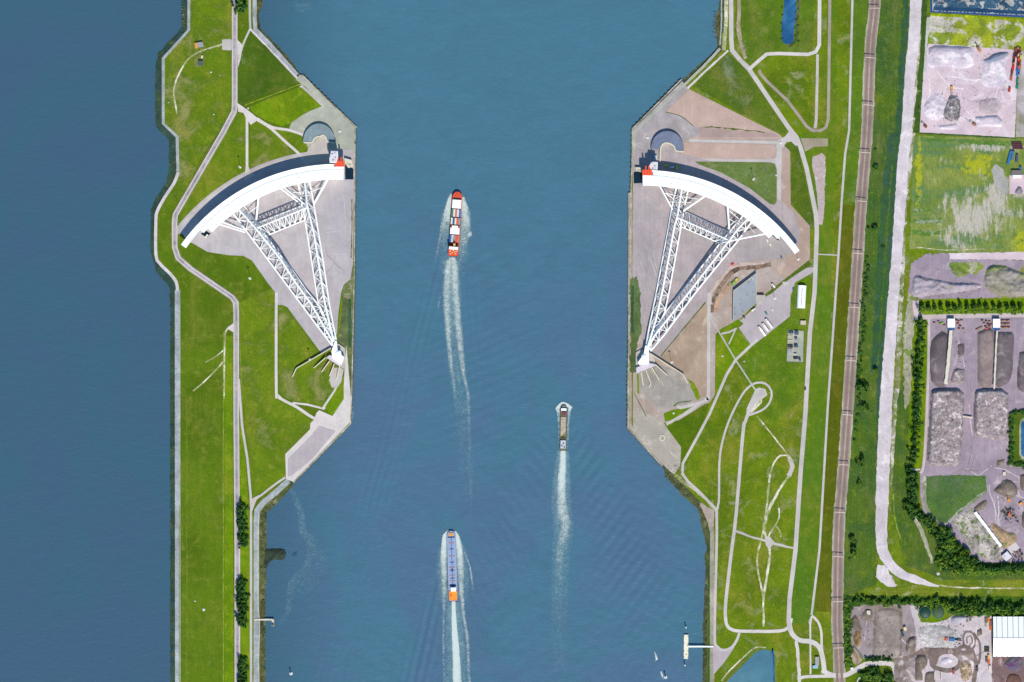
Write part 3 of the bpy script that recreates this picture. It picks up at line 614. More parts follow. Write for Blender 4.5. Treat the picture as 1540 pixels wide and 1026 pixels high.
# building yard and trench
patch('car_park', [(1111,493),(1131,521),(1188,476),(1189,445),(1196,425),(1224,409),(1226,402),(1210,403),(1174,427),(1140,453),(1136,462),(1113,482),(1118,487)], ASP, 4)
patch('grass', [(1130,522),(1189,477),(1192,445),(1197,424),(1210,412),(1219,414),(1208,600),(1160,640),(1110,560)], G('grass_plain', (98,130,32), (84,116,28), (124,142,66), scale=.03, thr=.56, soft=.12, fine=.2, s3=.04), 2)
patch('grass', [(1139,452),(1216,392),(1221,398),(1196,414),(1176,428),(1160,442),(1152,446)], GRD, 5)
road('dirt_track', [(1073,470),(1073,452),(1082,434),(1098,412),(1110,404),(1136,402),(1160,398)], 7, G('trench_dirt', (130,112,100), (162,138,120), (90,78,70), scale=.06, thr=.54, fine=.25, bump=.5), 5, True, .7)
road('ground', [(1068,458),(1070,440),(1084,420),(1096,406),(1110,399),(1150,395)], 4, G('trench_edge', (212,196,190), (196,178,172), fine=.15), 6, True, .6); road('ground', [(1077,470),(1080,452),(1092,436),(1102,424)], 6, G('trench_sand', (206,172,146), (188,156,134), fine=.15), 6, True, .7)
patch('quay_pavement', [(1138,444),(1151,444),(1151,451),(1144,458),(1138,457)], CON, 6); patch('quay_pavement', [(1176,424),(1180,430),(1176,436),(1188,424)], CON, 6)
patch('quay_pavement', [(1185,496),(1209,498),(1208,545),(1183,544)], CONG, 5)
patch('quay_pavement', [(1142,588),(1147,585),(1151,594),(1145,597)], CON, 7)
# railway
RC = [(1318,-150),(1315.6,0),(1310,58),(1307,117),(1304,195),(1296.5,287.5),(1290,385),(1284.5,470),(1278.5,560),(1272,655),(1266,735),(1261.4,798),(1259.3,920),(1259.5,943),(1263,1026),(1268,1180)]
road('railway_bed', RC, 18, RAILE, 3, True, .35); road('railway_bed', RC, 14.6, RAILB, 4)
off = lambda pts, d: [(x+d, y) for x, y in pts]
for d in (-3.5, 3.3): road('railway_track', off(RC, d), 3.7, RAILC, 5)
for d in (-4.4, -2.6, 2.4, 4.2): road('railway_track', off(RC, d), .26, RAILS, 6, z=.5, thick=.15)
road('railway_bed', off(RC, 0), 1.3, RAILE, 6)
# white dirt road and verges
road('ground', [(1384,-150),(1383,30),(1379,110),(1373,200),(1366,260),(1360,330),(1356,420),(1350,560),(1345,640),(1342,740)], 7, G('verge_pale', (170,168,140), (112,134,60), (196,190,184), scale=.06, thr=.5, fine=.25), 2, True, 1.0)
road('dirt_track', [(1382,-150,17),(1377.4,0,17),(1374.5,58,17),(1368.6,117,16),(1363.8,195,17),(1358,248,17),(1349,380,16),(1345,428,16),(1335.5,560,18),(1330.6,647,20),(1326.7,745,19),(1325.8,815,17),(1331,836,16),(1343,853,14),(1357,864,13),(1378,872,11),(1400,879,5),(1412,882,2)], 17, WHT, 5, True, .4)
patch('ground', [(1320,849),(1330,850),(1342,866),(1350,880),(1340,883),(1325,876),(1318,864)], WHT, 4, 1.5)
road('grass', [(1391,-150),(1389,60),(1384,120),(1378,200)], 9, G('verge_dark', (74,104,40), (58,90,36), (110,128,60), scale=.05, thr=.6, fine=.3), 3, True, .8)
patch('ground', [(1400,22),(1540,30),(1700,40),(1700,80),(1528,75),(1468,71),(1396,66),(1396,30)], YEP, 4, .5)
road('ground', [(1400,22.5),(1450,24.5),(1540,30.5),(1700,40)], 4.2, YEL, 5, False, .3); road('ground', [(1396,26),(1393,68),(1391,110)], 4, G('gravel_pale2', (206,202,206), (180,186,170), fine=.12), 5, True, .3)
patch('yard', [(1396,66),(1468,71),(1528.5,75),(1530,120),(1526,206.6),(1383,199),(1386,150),(1390,90)], YPK, 4, .2)
patch('yard', [(1530,76),(1700,76),(1700,206),(1528,206)], G('yard_mix', (196,186,196), (150,150,130), fine=.12), 3)
road('kerb_line', [(1383,200.5),(1528,208)], 1.6, GTE, 5, False, .1)
def field_mat():
    m, t, b = newmat('field_mixed', .9, .1); g = N(t, 'ShaderNodeNewGeometry').outputs['Position']
    def blob(cx, cy, rx, ry):
        mp = N(t, 'ShaderNodeMapping'); t.links.new(g, mp.inputs[0]); mp.vector_type = 'POINT'
        mp.inputs['Location'].default_value = (-X(cx)/(rx*S), -Y(cy)/(ry*S), 0); mp.inputs['Scale'].default_value = (1/(rx*S), 1/(ry*S), 0)
        ln = N(t, 'ShaderNodeVectorMath', operation='LENGTH'); t.links.new(mp.outputs[0], ln.inputs[0]); return rmp(t, ln.outputs['Value'], 0.1, 1.3, 1, 0)
    mx = lambda *a: a[0] if len(a) == 1 else mathn(t, 'MAXIMUM', a[0], mx(*a[1:]))
    vs_ = scalevec(t, g, (1, .22, 1)); hs = scalevec(t, g, (.25, 1, 1))
    col = mixc(t, rmp(t, noise(t, g, .03, 6, .7, .5), .4, .6), lin((110,134,62)), lin((136,150,76)))
    col = mixc(t, rmp(t, noise(t, hs, .05, 4, .6), .52, .62, 0, .8), col, lin((96,132,84)))
    yl = mathn(t, 'ADD', noise(t, g, .12, 6, .75), mathn(t, 'MULTIPLY', mx(blob(1472, 250, 38, 26), blob(1382, 260, 8, 60), blob(1538, 370, 20, 40)), .22)); col = mixc(t, rmp(t, yl, .58, .72, 0, .85), col, lin((176,182,36)))
    br = mathn(t, 'ADD', mathn(t, 'ADD', mathn(t, 'MULTIPLY', noise(t, vs_, .16, 6, .75), .6), mathn(t, 'MULTIPLY', noise(t, g, .035, 5, .65), .4)), mathn(t, 'MULTIPLY', mx(blob(1462, 330, 70, 56), blob(1480, 222, 60, 9), blob(1500, 300, 50, 40)), .17))
    col = mixc(t, rmp(t, br, .56, .68, 0, .9), col, lin((196,190,182)))
    col = mulv(t, col, rmp(t, noise(t, vs_, .45, 4, .75), .25, .75, .8, 1.2)); col = mulv(t, col, rmp(t, noise(t, g, .7, 3, .7), .25, .75, .82, 1.18))
    t.links.new(col, b.inputs['Base Color']); return m
patch('field', [(1374,204),(1700,212),(1700,379),(1427,381),(1368,372),(1371,300)], field_mat(), 3, .6)
for x0, x1, y, w_ in ((1373,1417,332,7),(1371,1416,350,8),(1373,1418,316,3),(1373,1395,295,2)): road('grass', [(x0,y),((x0+x1)/2,y+.6),(x1,y)], w_, G('grass_rows', (84,128,70), (98,138,72), (160,166,130), scale=.1, thr=.5, fine=.3, s3=.12), 5, False, 1.1)
road('grass', [(1384,209),(1440,212),(1526,217)], 6, G('grass_edge_teal', (88,128,92), (104,140,84), (150,160,130), scale=.05, thr=.56, fine=.25), 5, False, 1.0)
patch('ground', [(1491,255),(1498,247),(1508,254),(1516,275),(1516,290),(1508,292),(1496,280)], G('slab_bare', (176,176,174), (164,166,160), fine=.1), 5, .8)
road('ground', [(1368,374),(1385,372.5),(1420,376),(1480,374.5)], 1.3, TRK, 6, True, .2)
patch('ground', [(1427,381),(1700,376),(1700,392),(1440,390),(1428,390)], YPK, 5, .3)
patch('ground', [(1370,396),(1392,382),(1427,381),(1432,390),(1700,392),(1700,448),(1500,448),(1381,452),(1366,440)], YLV, 4, .8)
patch('ground', [(1428,395),(1470,394),(1480,400),(1470,412),(1440,416),(1430,408)], PATCHG, 5, 1)
patch('grass', [(1500,430),(1540,400),(1700,400),(1700,450),(1500,448)], G('grass_scrub', (140,148,104), (120,138,84), (176,168,164), scale=.05, thr=.54, fine=.22), 6, 1.2)
patch('grass', [(1381,450),(1700,446),(1700,475),(1396,474),(1384,471)], GRB, 5, .3)
patch('ground', [(1366,440),(1381,450),(1381,470),(1398,476),(1376,480),(1372,520),(1370,600),(1360,620),(1358,500)], PATCHW, 4, .8)
patch('grass', [(1379,478),(1395,480),(1397,490),(1392,640),(1388,696),(1383,702),(1368,704),(1366,640)], GRB, 5, .4)
patch('grass', [(1366,704),(1384,708),(1382,760),(1396,782),(1470,848),(1700,852),(1700,870),(1420,872),(1360,850),(1340,760),(1350,600),(1366,520)], GVE, 3, .5)
patch('yard', [(1396,476),(1700,472),(1700,846),(1474,846),(1450,826),(1423,792),(1405,786),(1388,768),(1384,745),(1384,708),(1389,695),(1394,560),(1397,490)], YLV, 5)
patch('grass', [(1393,716),(1440,714),(1483,716),(1484.5,738),(1470,750),(1421,789),(1406,784),(1392,764),(1390,740)], G('grass_muted_yard', (74,108,56), (90,124,52), (112,128,84), scale=.04, thr=.57, soft=.1, fine=.2), 6, .6)
road('ground', [(1391,715),(1390,742),(1395,768),(1408,785),(1421,789),(1446,766),(1472,748),(1484,738)], 4.6, G('edge_pale', (168,168,160), (140,150,120), (190,184,184), scale=.08, thr=.54, fine=.2), 7, True, .8)
patch('ground', [(1432,784),(1460,762),(1468,770),(1507,824),(1520,842),(1482,842),(1462,826)], G('rubble_pale', (188,180,180), (150,152,134), (96,120,60), scale=.1, thr=.56, soft=.06, fine=.4, s3=.1), 7, .5)
road('ground', [(1374.5,780),(1384,795),(1394,822),(1403,847)], 5, G('gravel_strip', (186,184,170), (150,160,110), fine=.25), 6, True, .6); patch('ground', [(1408,862),(1412,861),(1414,864),(1410,866)], WHT, 6)
road('path', [(1384,480),(1400,476.5),(1540,474),(1700,472)], 6.5, G('road_lilac', (208,196,208), (196,186,196), fine=.06), 7); patch('road', [(1372,452),(1382,452),(1382,470),(1392,478),(1376,482)], YPK, 6, .5)
road('road', [(1397,480),(1396,560),(1390,690),(1384,712)], 4, G('road_lilac', (208,196,208)), 7); road('road', [(1371,707),(1384,706)], 2.6, ASR, 8)
road('track', [(1343,742),(1346,780),(1354,810)], 2.2, TRF, 5, True, .5)
patch('grass', [(1408,873),(1700,870),(1700,896),(1285,896),(1300,884),(1350,884)], G('grass_track', (112,134,48), (90,116,36), (160,166,110), scale=.03, thr=.57, fine=.2, streak=.12, ratio=(.06,1,1)), 4, .5)
road('track', [(1412,880),(1450,884),(1540,885),(1700,886)], 2.2, TRK, 5, True, .3)
patch('grass', [(1268,896),(1700,898),(1700,924),(1440,926),(1378,912),(1282,912),(1284,1000),(1270,1005)], G('grass_shrubby', (64,104,36), (50,88,32), (92,126,52), scale=.06, thr=.55, fine=.3), 4, .5)
# south yards
patch('yard', [(1281,914),(1300,909),(1372,909),(1385,914),(1392,935),(1400,1040),(1346,1050),(1344,992),(1318,986),(1300,992),(1281,975),(1277,940)], YBR, 6, .7)
patch('yard', [(1368,912),(1382,910),(1386,928),(1400,935),(1424,932),(1432,926),(1492,926),(1492,1180),(1376,1180),(1376,985),(1380,960)], YPL, 7, .6)
patch('yard', [(1492,987),(1700,987),(1700,1180),(1492,1180)], G('yard_purple', (140,116,120), (122,100,98), (168,146,152), scale=.05, thr=.55, fine=.2), 7)
patch('ground', [(1384,935),(1380,924),(1386,912),(1424,912),(1424,926),(1415,935),(1400,937)], GRB, 8, .5)
BRN = G('mud_brown', (140,124,120), (124,110,104), (160,146,142), scale=.06, thr=.56, fine=.15)
for a, b in (([(1376,985),(1392,976),(1412,976),(1436,978),(1450,972),(1462,980),(1468,1000),(1464,1026),(1462,1060)], 6), ([(1400,980),(1402,1000),(1412,1006),(1430,1008),(1442,1002),(1444,990),(1432,980)], 7), ([(1462,990),(1470,1000),(1474,985),(1472,965),(1464,952)], 3.5), ([(1450,972),(1448,958),(1452,950),(1460,950),(1466,958),(1466,970),(1458,978),(1450,972)], 3.5), ([(1455,968),(1454,958),(1460,956),(1462,966),(1457,972)], 2), ([(1330,985),(1350,992),(1376,985)], 5)): road('track', a, b, BRN, 9, True, .3)
patch('grass', [(1283,1180),(1283,1030),(1292,1010),(1306,1003),(1337,1004),(1344,1016),(1348,1180)], GRD, 6, .4)
road('track', [(1289,1026),(1292,1020),(1300,1018)], 2, ASR, 7)
# basin with a stained lining
patch('basin', [(1400,-150),(1399,18.5),(1540,26.5),(1700,36),(1700,-150)], G('basin_rim', (52,86,148), (44,78,136), fine=.06), 7)
patch('basin', [(1404,-150),(1403,16.5),(1540,23),(1700,32),(1700,-150)], G('basin_mottled', (54,88,114), (60,94,120), (176,176,176), scale=.05, thr=.51, soft=.05, fine=.25, s3=.09, streak=.12), 8)
road('basin', [(1404,13),(1470,15.5),(1540,19),(1700,29)], 5, G('basin_dark', (42,78,112), (34,66,104), fine=.15), 9, False, .3); road('basin', [(1402.5,-150),(1402.8,16.5)], 1, CON, 9, False)
for i in range(26): x = 1404+i*5.3+rng.uniform(-1, 1); road('basin', [(x,16.2+.048*(x-1404)),(x+rng.uniform(1.5,4.2),16.3+.048*(x-1402))], .9, CON, 10, False)
patch('pond', [(1533,640),(1535,631),(1540,628),(1700,628),(1700,690),(1537,691),(1533,684)], G('pond_rim', (176,176,150), (150,156,130)), 9); patch('pond', [(1535.5,640),(1537,634),(1700,632),(1700,687),(1538,687),(1535.5,682)], PND2, 10)
patch('grass', [(1517,626),(1523,616),(1700,616),(1700,703),(1524,702),(1518,690)], GRD, 8, .4)

TYD = G('tyre_dark', (160,146,154), (150,138,144), fine=.15); TYL = G('tyre_light', (206,194,204), (196,186,194), fine=.12); TYP = G('tyre_pink', (210,190,200), (202,184,196), fine=.12); TYW = G('tyre_white', (234,222,228), fine=.1)
def tracks(n, x0, y0, x1, y1, mats, wd=.9, vert=.5):
    for i in range(n):
        x, y = rng.uniform(x0, x1), rng.uniform(y0, y1); a = (math.pi/2 if rng.random() < vert else 0)+rng.normal(0, .35); pts = [(x, y)]
        for k in range(4):
            a += rng.normal(0, .28); d = rng.uniform(8, 18); x += math.cos(a)*d; y += math.sin(a)*d
            if not (x0 < x < x1 and y0 < y < y1): break
            pts.append((x, y))
        if len(pts) > 2: road('tyre_track', pts, wd*rng.uniform(.7, 1.8), mats[i % len(mats)], 7, True, .15)
tracks(26, 1392, 100, 1526, 200, (TYP, TYW), 1.6); tracks(16, 1452, 560, 1468, 712, (TYL, TYD), 1.0, 1); tracks(14, 1400, 700, 1535, 716, (TYL, TYD), 1.0, 0)
tracks(18, 1486, 700, 1540, 800, (TYL, TYD), 1.3); tracks(14, 1300, 930, 1375, 985, (TYL, TYD), 1.2, .8); tracks(16, 1440, 930, 1490, 1026, (TYW, TYD), 1.1, .8); tracks(5, 1385, 402, 1470, 414, (TYD,), .8, .1)
tracks(10, 1432, 497, 1468, 560, (TYL, TYD), .7, 1)
MRK = G('tyre_dock', (168,162,176), (176,170,184), fine=.1); MRL = G('tyre_dock_light', (204,198,208), fine=.08)
tracks(14, 470, 290, 526, 420, (MRK, MRL), .7, .7); tracks(14, 956, 290, 990, 420, (MRK, MRL), .7, .9); tracks(8, 400, 330, 470, 420, (MRK, MRL), .7, .3); tracks(8, 1028, 350, 1060, 430, (MRK, MRL), .7, .4)
def stones(name, n, regs, m, label, r0=.4, r1=1.1):
    mb = MB()
    for i in range(n):
        x0, y0, x1, y1 = regs[i % len(regs)]; f = lambda a, b: a+(b-a)*min(max(.5+rng.normal(0, .24), 0), 1); p = P(f(x0, x1), f(y0, y1)); r = rng.uniform(r0, r1)*rng.uniform(.5, 1); mb.box((p.x, p.y, .2), (r*2, r*1.6, r*.9), rng.uniform(0, 3), .6)
    tag(build(name, mb, m), label, 'rubble', None, 'stuff')
stones('rubble', 300, [(1392,75,1525,200),(1470,80,1515,130),(1395,140,1440,190)], G('rubble_grey', (196,184,192), (166,156,162), fine=.3), 'loose stones scattered over the pink yard')
stones('rubble', 380, [(1385,940,1440,976),(1385,930,1450,985)], G('rubble_brown', (140,126,116), (90,82,76), fine=.3), 'loose rubble scattered over the pale southern yard')
stones('rubble', 260, [(1434,770,1500,840),(1504,760,1532,790),(1506,822,1538,844)], G('rubble_mixed', (130,122,108), (84,80,70), fine=.3), 'loose rubble on the overgrown field and scrap corner', .4, .9)
stones('rubble', 200, [(1283,920,1312,975),(1330,955,1362,985),(1432,500,1452,560),(1378,430,1480,446)], G('rubble_dark', (110,100,96), fine=.3), 'dark rubble scattered round the brown heaps', .4, .9)
stones('bank_rocks', 300, [(1072,10,1080,60),(1000,700,1030,735),(393,830,400,1020),(272,10,280,40)], G('rocks_pale', (150,148,130), (110,110,90), fine=.3), 'pale rocks on the river banks', .3, .8)

patch('track', [(1376,983),(1392,976),(1410,973),(1432,976),(1446,978),(1462,976),(1468,986),(1462,994),(1450,986),(1436,984),(1420,984),(1412,988),(1408,1000),(1398,998),(1394,985),(1380,988)], BRN, 9, .7)
patch('ground', [(1315,912),(1354,912),(1358,930),(1356,988),(1312,990),(1314,950)], G('mud_dark', (130,118,108), (150,138,130), fine=.25, scale=.08), 8, .8)
patch('track', [(1347,990),(1362,986),(1372,996),(1378,1020),(1372,1060),(1350,1060),(1344,1010)], G('mud_mixed', (168,156,158), (136,124,118), (200,190,192), scale=.08, thr=.54, fine=.25), 8, .8)
# ---------------- storm surge gates ----------------
WHITE = F('gate_white', (252,251,246), .5, .35, .03); WHT2 = F('gate_white_steel', (250,249,240), .5, .35, .04)
PALE = F('deck_lilac', (214,208,224), .6, .2, .05); ORG = F('orange_paint', (246,92,56), .5, .3, .08); DRK = F('dark_gap', (52,52,58), .8)
CWALL = F('wall_concrete', (206,202,188), .85, .1, .12); CW2 = F('wall_cream', (226,222,206), .8, .1, .08)
SEAM = F('seam_grey', (150,150,140), .8)
def arcband(mb, pv, s, r0, r1, a0, a1, z0, z1, n=64, cap=True):
    vs = []; C_ = P(*pv)
    for i in range(n+1):
        a = a0+(a1-a0)*i/n
        for r in (r0, r1):
            for z in (z0, z1): vs.append((C_.x+s*r*S*math.sin(a), C_.y+r*S*math.cos(a), z))
    fs = []
    for i in range(n):
        b = i*4; c = b+4
        for q in ((b, c, c+1, b+1), (b+3, c+3, c+2, b+2), (b+1, c+1, c+3, b+3), (b, b+2, c+2, c)): fs.append(q if s > 0 else q[::-1])
    fs += [(0, 1, 3, 2), (4*n, 4*n+2, 4*n+3, 4*n+1)]
    mb.add(vs, [f[::-1] for f in fs]); return mb
def lerp2(pl, t):
    ac = [0]
    for i in range(1, len(pl)): ac.append(ac[-1]+math.dist(pl[i][:2], pl[i-1][:2]))
    q = t*ac[-1]; return tuple(float(np.interp(q, ac, [p[k] for p in pl])) for k in range(len(pl[0])))
def truss(parent, name, cl, cm, cr, n, rr=(.85, 1.05, .85), br=.42, inner=True, label=None):
    """triangular truss; each chord is a polyline of (px, py, z)"""
    arm = D.objects.new(name, None); COL.objects.link(arm); arm.parent = parent
    if label: arm['label'] = label
    V = lambda c, t: P(*lerp2(c, t)[:2], lerp2(c, t)[2])
    for c, r in zip((cl, cm, cr), rr):
        mb = MB()
        for a, b in zip(c[:-1], c[1:]): mb.tube(P(*a), P(*b), r, 12)
        build('chord', mb, WHITE, arm)
    mb = MB()
    for i in range(n+1):
        t = i/n; l, m, r_ = V(cl, t), V(cm, t), V(cr, t)
        mb.tube(l, m, br*1.1, 6); mb.tube(r_, m, br*1.1, 6)
        if i < n:
            t2 = (i+1)/n; h = (i+.5)/n; l2, m2, r2 = V(cl, t2), V(cm, t2), V(cr, t2); mh = V(cm, h)
            mb.tube(l, mh, br, 6); mb.tube(mh, l2, br, 6); mb.tube(r_, mh, br, 6); mb.tube(mh, r2, br, 6)
            if i % 2: mb.tube(l, r2, br*.9, 6)
    build('bracing', mb, WHITE, arm); return arm
def gate(side, pv, s, a_end, arms, ties, legs, braces, label):
    T = thing('surge_gate', label, 'storm surge gate', P(*pv, 0), 'twin storm surge gates')
    hull = MB(); arcband(hull, pv, s, 264.5, 285.5, -a_end, rd(45.5), .6, 17.2); arcband(hull, pv, s, 273, 285.5, rd(45.5), rd(47.5), .6, 17.2, 6); wall = build('retaining_wall', hull, WHITE, T)
    wk = MB(); arcband(wk, pv, s, 278.5, 287.5, -a_end, rd(54.6), 14.5, 18.2); build('crest_wall', wk, WHITE, wall)
    sm = MB(); arcband(sm, pv, s, 278.0, 278.5, -a_end, rd(54.2), 17.2, 17.5); build('crest_seam', sm, SEAM, wall)
    rl = MB(); arcband(rl, pv, s, 286.9, 287.3, -a_end, rd(54.6), 18.2, 19.0); arcband(rl, pv, s, 279.0, 279.3, -a_end, rd(54.6), 18.2, 19.0); build('handrail', rl, WHITE, wall)
    ht = MB()
    for i in range(15):
        a = rd(3+i*2.8+rng.uniform(-.8,.8)); r = 267+rng.uniform(0, 9); p = P(*pv)
        ht.box((p.x+s*r*S*math.sin(a), p.y+r*S*math.cos(a), 17.2), (.8, .8, .6), -s*a)
    build('hatch', ht, SEAM, wall)
    for nm, cl, cm, cr, n, rr in arms: truss(T, 'truss_arm', cl, cm, cr, n, rr, br=.46, label=nm)
    truss(T, 'tie_truss', *ties[:3], ties[3], (.75, .9, .75), .4)
    mb = MB()
    for a, b, r in legs: 
        mb = MB(); mb.tube(P(*a), P(*b), r, 12); build('strut', mb, WHITE, T)
    for a, b in braces: build('cross_brace', MB().tube(P(*a), P(*b), .45, 6), WHT2, T)
    return T
zl, zm, ze = 3.0, 22.0, 15.5
gl = gate('L', PL, -1, rd(2.0), [
  ('truss arm nearer the channel', [(448.5,276,zl),(456.4,316,zl),(468.7,393,zl),(479,457,4),(499,512,8)], [(459,275,ze),(463,309,zm),(473,351,zm),(479.7,393,20),(489.5,457,15),(502,512,11)], [(466,274.5,zl),(472,307,zl),(486,393,zl),(494.7,453,4),(506,512,8)], 12, (1.0, 1.25, 1.1)),
  ('truss arm nearer the island road', [(348,317,zl),(371.3,348.3,zl),(411,401,zl),(449,452,4),(475,487,6),(500,520,8)], [(357.5,312,ze),(385,343,zm),(423,390,21),(444.6,424,17),(468.6,457,14),(501,514,11)], [(365,307,zl),(389,338,zl),(418.5,380,zl),(436.5,402,zl),(462,438,5),(482,462,6),(504,512,8)], 14, (1.1, 1.2, .95))],
  ([(385,336.6,zl),(456,309,zl)], [(386,344.4,20),(465,312,20)], [(399,355.5,zl),(459,331,zl)], 8),
  [((472,307,zl),(496,266,15),1.4), ((456,310,zl),(419,281,15),.9), ((464,312,14),(425,280,15.5),.9), ((385,338,5),(390,294,15),1.3), ((369,349.6,zl),(325,336,15),.9), ((370,347,12),(331,333,15.5),.9)],
  [((433,289,15),(461,291,zl)), ((461,291,zl),(484,283,12)), ((359,331,zl),(387,312,12)), ((359,331,zl),(372,322,zl)), ((345,340,12),(359,331,zl)), ((372,323,12),(387,335,10)), ((455,291,12),(448,274,zl)), ((475,290,9),(468,283,zl)), ((440,296,12),(452,300,zl))],
  'white storm surge gate on the left island, curved wall and two truss arms')
gr_ = gate('R', PR, 1, rd(0.2), [
  ('truss arm nearer the channel', [(1017.5,281,zl),(1011.7,304.6,zl),(1005.8,340,zl),(987,440,zl),(975,498,6),(970,530,8)], [(1025,283,ze),(1017.5,327,zm),(1013.6,340,zm),(996,435.5,18),(985.4,482.6,13),(973,524,11)], [(1034.5,286,zl),(1028,318,zl),(1022.4,350,zl),(1005.8,440,4),(999.5,469.5,5),(977,520,8)], 12, (1.05, 1.25, 1.1)),
  ('truss arm nearer the bank', [(1119,322,zl),(1097.5,348,zl),(1082.8,366,zl),(1024,440,zl),(1001,469.5,5),(972,522,8)], [(1126,327,ze),(1110,343,20),(1095.5,362.4,zm),(1041.6,431.6,18),(986,502,12),(975,518,11)], [(1133,330,zl),(1110,361.4,zl),(1045.8,440,4),(1000,502,6),(978,528,8)], 13, (1.05, 1.2, 1.15))],
  ([(1028,318,zl),(1094.5,348.4,zl)], [(1017.5,328,20),(1096.5,362.4,20)], [(1023,340.6,zl),(1082.8,366,zl)], 8),
  [((1016.5,324,zl),(987,272,15),1.0), ((1028,317,8),(1066,291,15.5),1.3), ((1096.6,348,8),(1092.6,303,15.5),1.3), ((1083,365.5,8),(1155,351,15),1.1), ((1016,323,14),(1012,305,zl),.6)],
  [((1000,291,12),(1023,296,zl)), ((1023,296,zl),(1049,300,14)), ((1007,304,8),(1022,305,zl)), ((1028,305,zl),(1044,304.6,10)), ((1000,291,12),(1016,302,zl)), ((1096,330,14),(1112,338,zl)), ((1096,340,10),(1108,331,14)), ((1124,339,zl),(1137,353.5,12)), ((1110,349,8),(1124,341,zl)), ((1097,318,14),(1112,331,8))],
  'white storm surge gate on the right bank, curved wall and two truss arms')
# pivot foundations
def foundation(plat, deck, mass, walls, T, thick, label):
    t = thing('pivot_foundation', label, 'foundation', P(*plat[0], 0), 'gate pivot foundations')
    mb = MB(); mb.prism([(X(x), Y(y)) for x, y in plat], 0, 2.2); build('platform', mb, CON, t)
    mb = MB(); mb.prism([(X(x), Y(y)) for x, y in deck], 2.2, 6.0); build('deck', mb, PALE, t)
    for wl_ in walls:
        mb = MB()
        for a, b in zip(wl_[:-1], wl_[1:]):
            A, B = P(*a[:2]), P(*b[:2]); d = (B-A).normalized(); n = Vector((-d.y, d.x, 0))*.55
            mb.add([(A-n)+Vector((0,0,z)) for z in (0, a[2])]+[(A+n)+Vector((0,0,z)) for z in (0, a[2])]+[(B-n)+Vector((0,0,z)) for z in (0, b[2])]+[(B+n)+Vector((0,0,z)) for z in (0, b[2])],
                   [(0, 4, 5, 1), (2, 3, 7, 6), (1, 5, 7, 3), (0, 1, 3, 2), (4, 6, 7, 5)])
        build('buttress_wall', mb, CW2, t)
    mb = MB(); mb.prism([(X(x), Y(y)) for x, y in mass], 2, 11); mb2 = build('ball_joint_housing', mb, WHITE, T)
    c = np.mean(np.array(mass), 0); mb = MB(); p = P(c[0], c[1], 0); mb.lathe((p.x, p.y, 9), [(4, 0), (4, 1), (3.4, 2.2), (2, 3.2), (.4, 3.6)], 20); build('ball_joint', mb, WHITE, T, True)
foundation([(509,517),(519,523.5),(519,556),(512,552),(508,545),(500,530),(503,520)], [(491,538),(496,534),(514,541),(512,552),(508,549)], [(499,528),(504,513),(507,513),(508,527),(513,528),(514,534),(518,537),(514,549),(508,544),(500,538)],
  [[(498,523.6,5),(446,554,4.5),(439.5,567,2.5)], [(490,538,7),(472,553.6,2.5)], [(496,542.7,6),(483.6,559.5,2.5)], [(503,547,5.5),(495.5,566,2.5)], [(511,550,5),(506,571,2)]], gl, 1, 'pale concrete foundation with buttress walls under the pivot of the left gate')
foundation([(956,530),(964,526),(972,526),(982,534),(986,547),(956,562)], [(956.5,553),(975,546),(984,547.5),(985,550),(957,562)], [(959,545),(964,538),(967,537),(970,520),(976,520),(975,535),(976,546),(962,550)],
  [[(977.5,531.6,5),(1027.6,563.4,4.5),(1034,576.5,2.5)], [(985,548,6),(1003.6,564.5,2.5)], [(979.6,552,5),(991,570.7,2)], [(971,556,4),(979,576,2.5),(976,583,1)], [(964,560,4),(967.6,580,2)]], gr_, 1, 'pale concrete foundation with buttress walls under the pivot of the right gate')

# ---- semicircular buildings ----
def semi(cx, cy, rx, ry, notch, inner, label, m, cols):
    t = thing('semicircular_building', label, 'building', P(cx, cy), 'semicircular service buildings')
    out = [(cx+rx*math.cos(a), cy-ry*math.sin(a)) for a in [math.pi*i/28 for i in range(29)]]
    poly = out+notch
    mb = MB(); mb.prism([(X(x), Y(y)) for x, y in poly], 0, 4.4); build('roof', mb, m, t)
    mb = MB(); road('x', inner, 1.8, None, smooth=True, z=5.2, thick=5.2, mb=mb, step=1.5); build('parapet_wall', mb, CW2, t)
    mb = MB(); road('x', out[::-1], .5, None, smooth=False, z=4.9, thick=4.9, mb=mb); build('rim', mb, m, t); return t
RF1 = G('roof_teal_grey', (138,158,168), (126,146,156), fine=.06, streak=.08, ss=.5, ratio=(1,.08,1)); RF2 = G('roof_blue_grey', (128,138,164), (116,126,152), fine=.08)
semi(480, 214.5, 24, 28, [(457,214.5),(470,214.5),(471,210),(476,206),(482,204),(487,204.5),(491,208),(493,214.5)], [(457,214.8),(469,214.6),(472,210),(476,206.5),(482,205.5),(486,203.5),(490,207),(493,213.5),(504,215)], 'grey half round building behind the left gate, curved white parapet', RF1, 0)
semi(1003.5, 224.5, 24.5, 27, [(980,224),(993,225),(995,218),(999,215.5),(1005,216),(1010,218),(1014,222),(1016,226.5),(1028,227)], [(1028,228.4),(1016.5,227),(1014,221.5),(1009,217),(1002,215.3),(996,218),(993,226),(992.5,243)], 'blue grey half round building behind the right gate, curved parapet', RF2, 0)
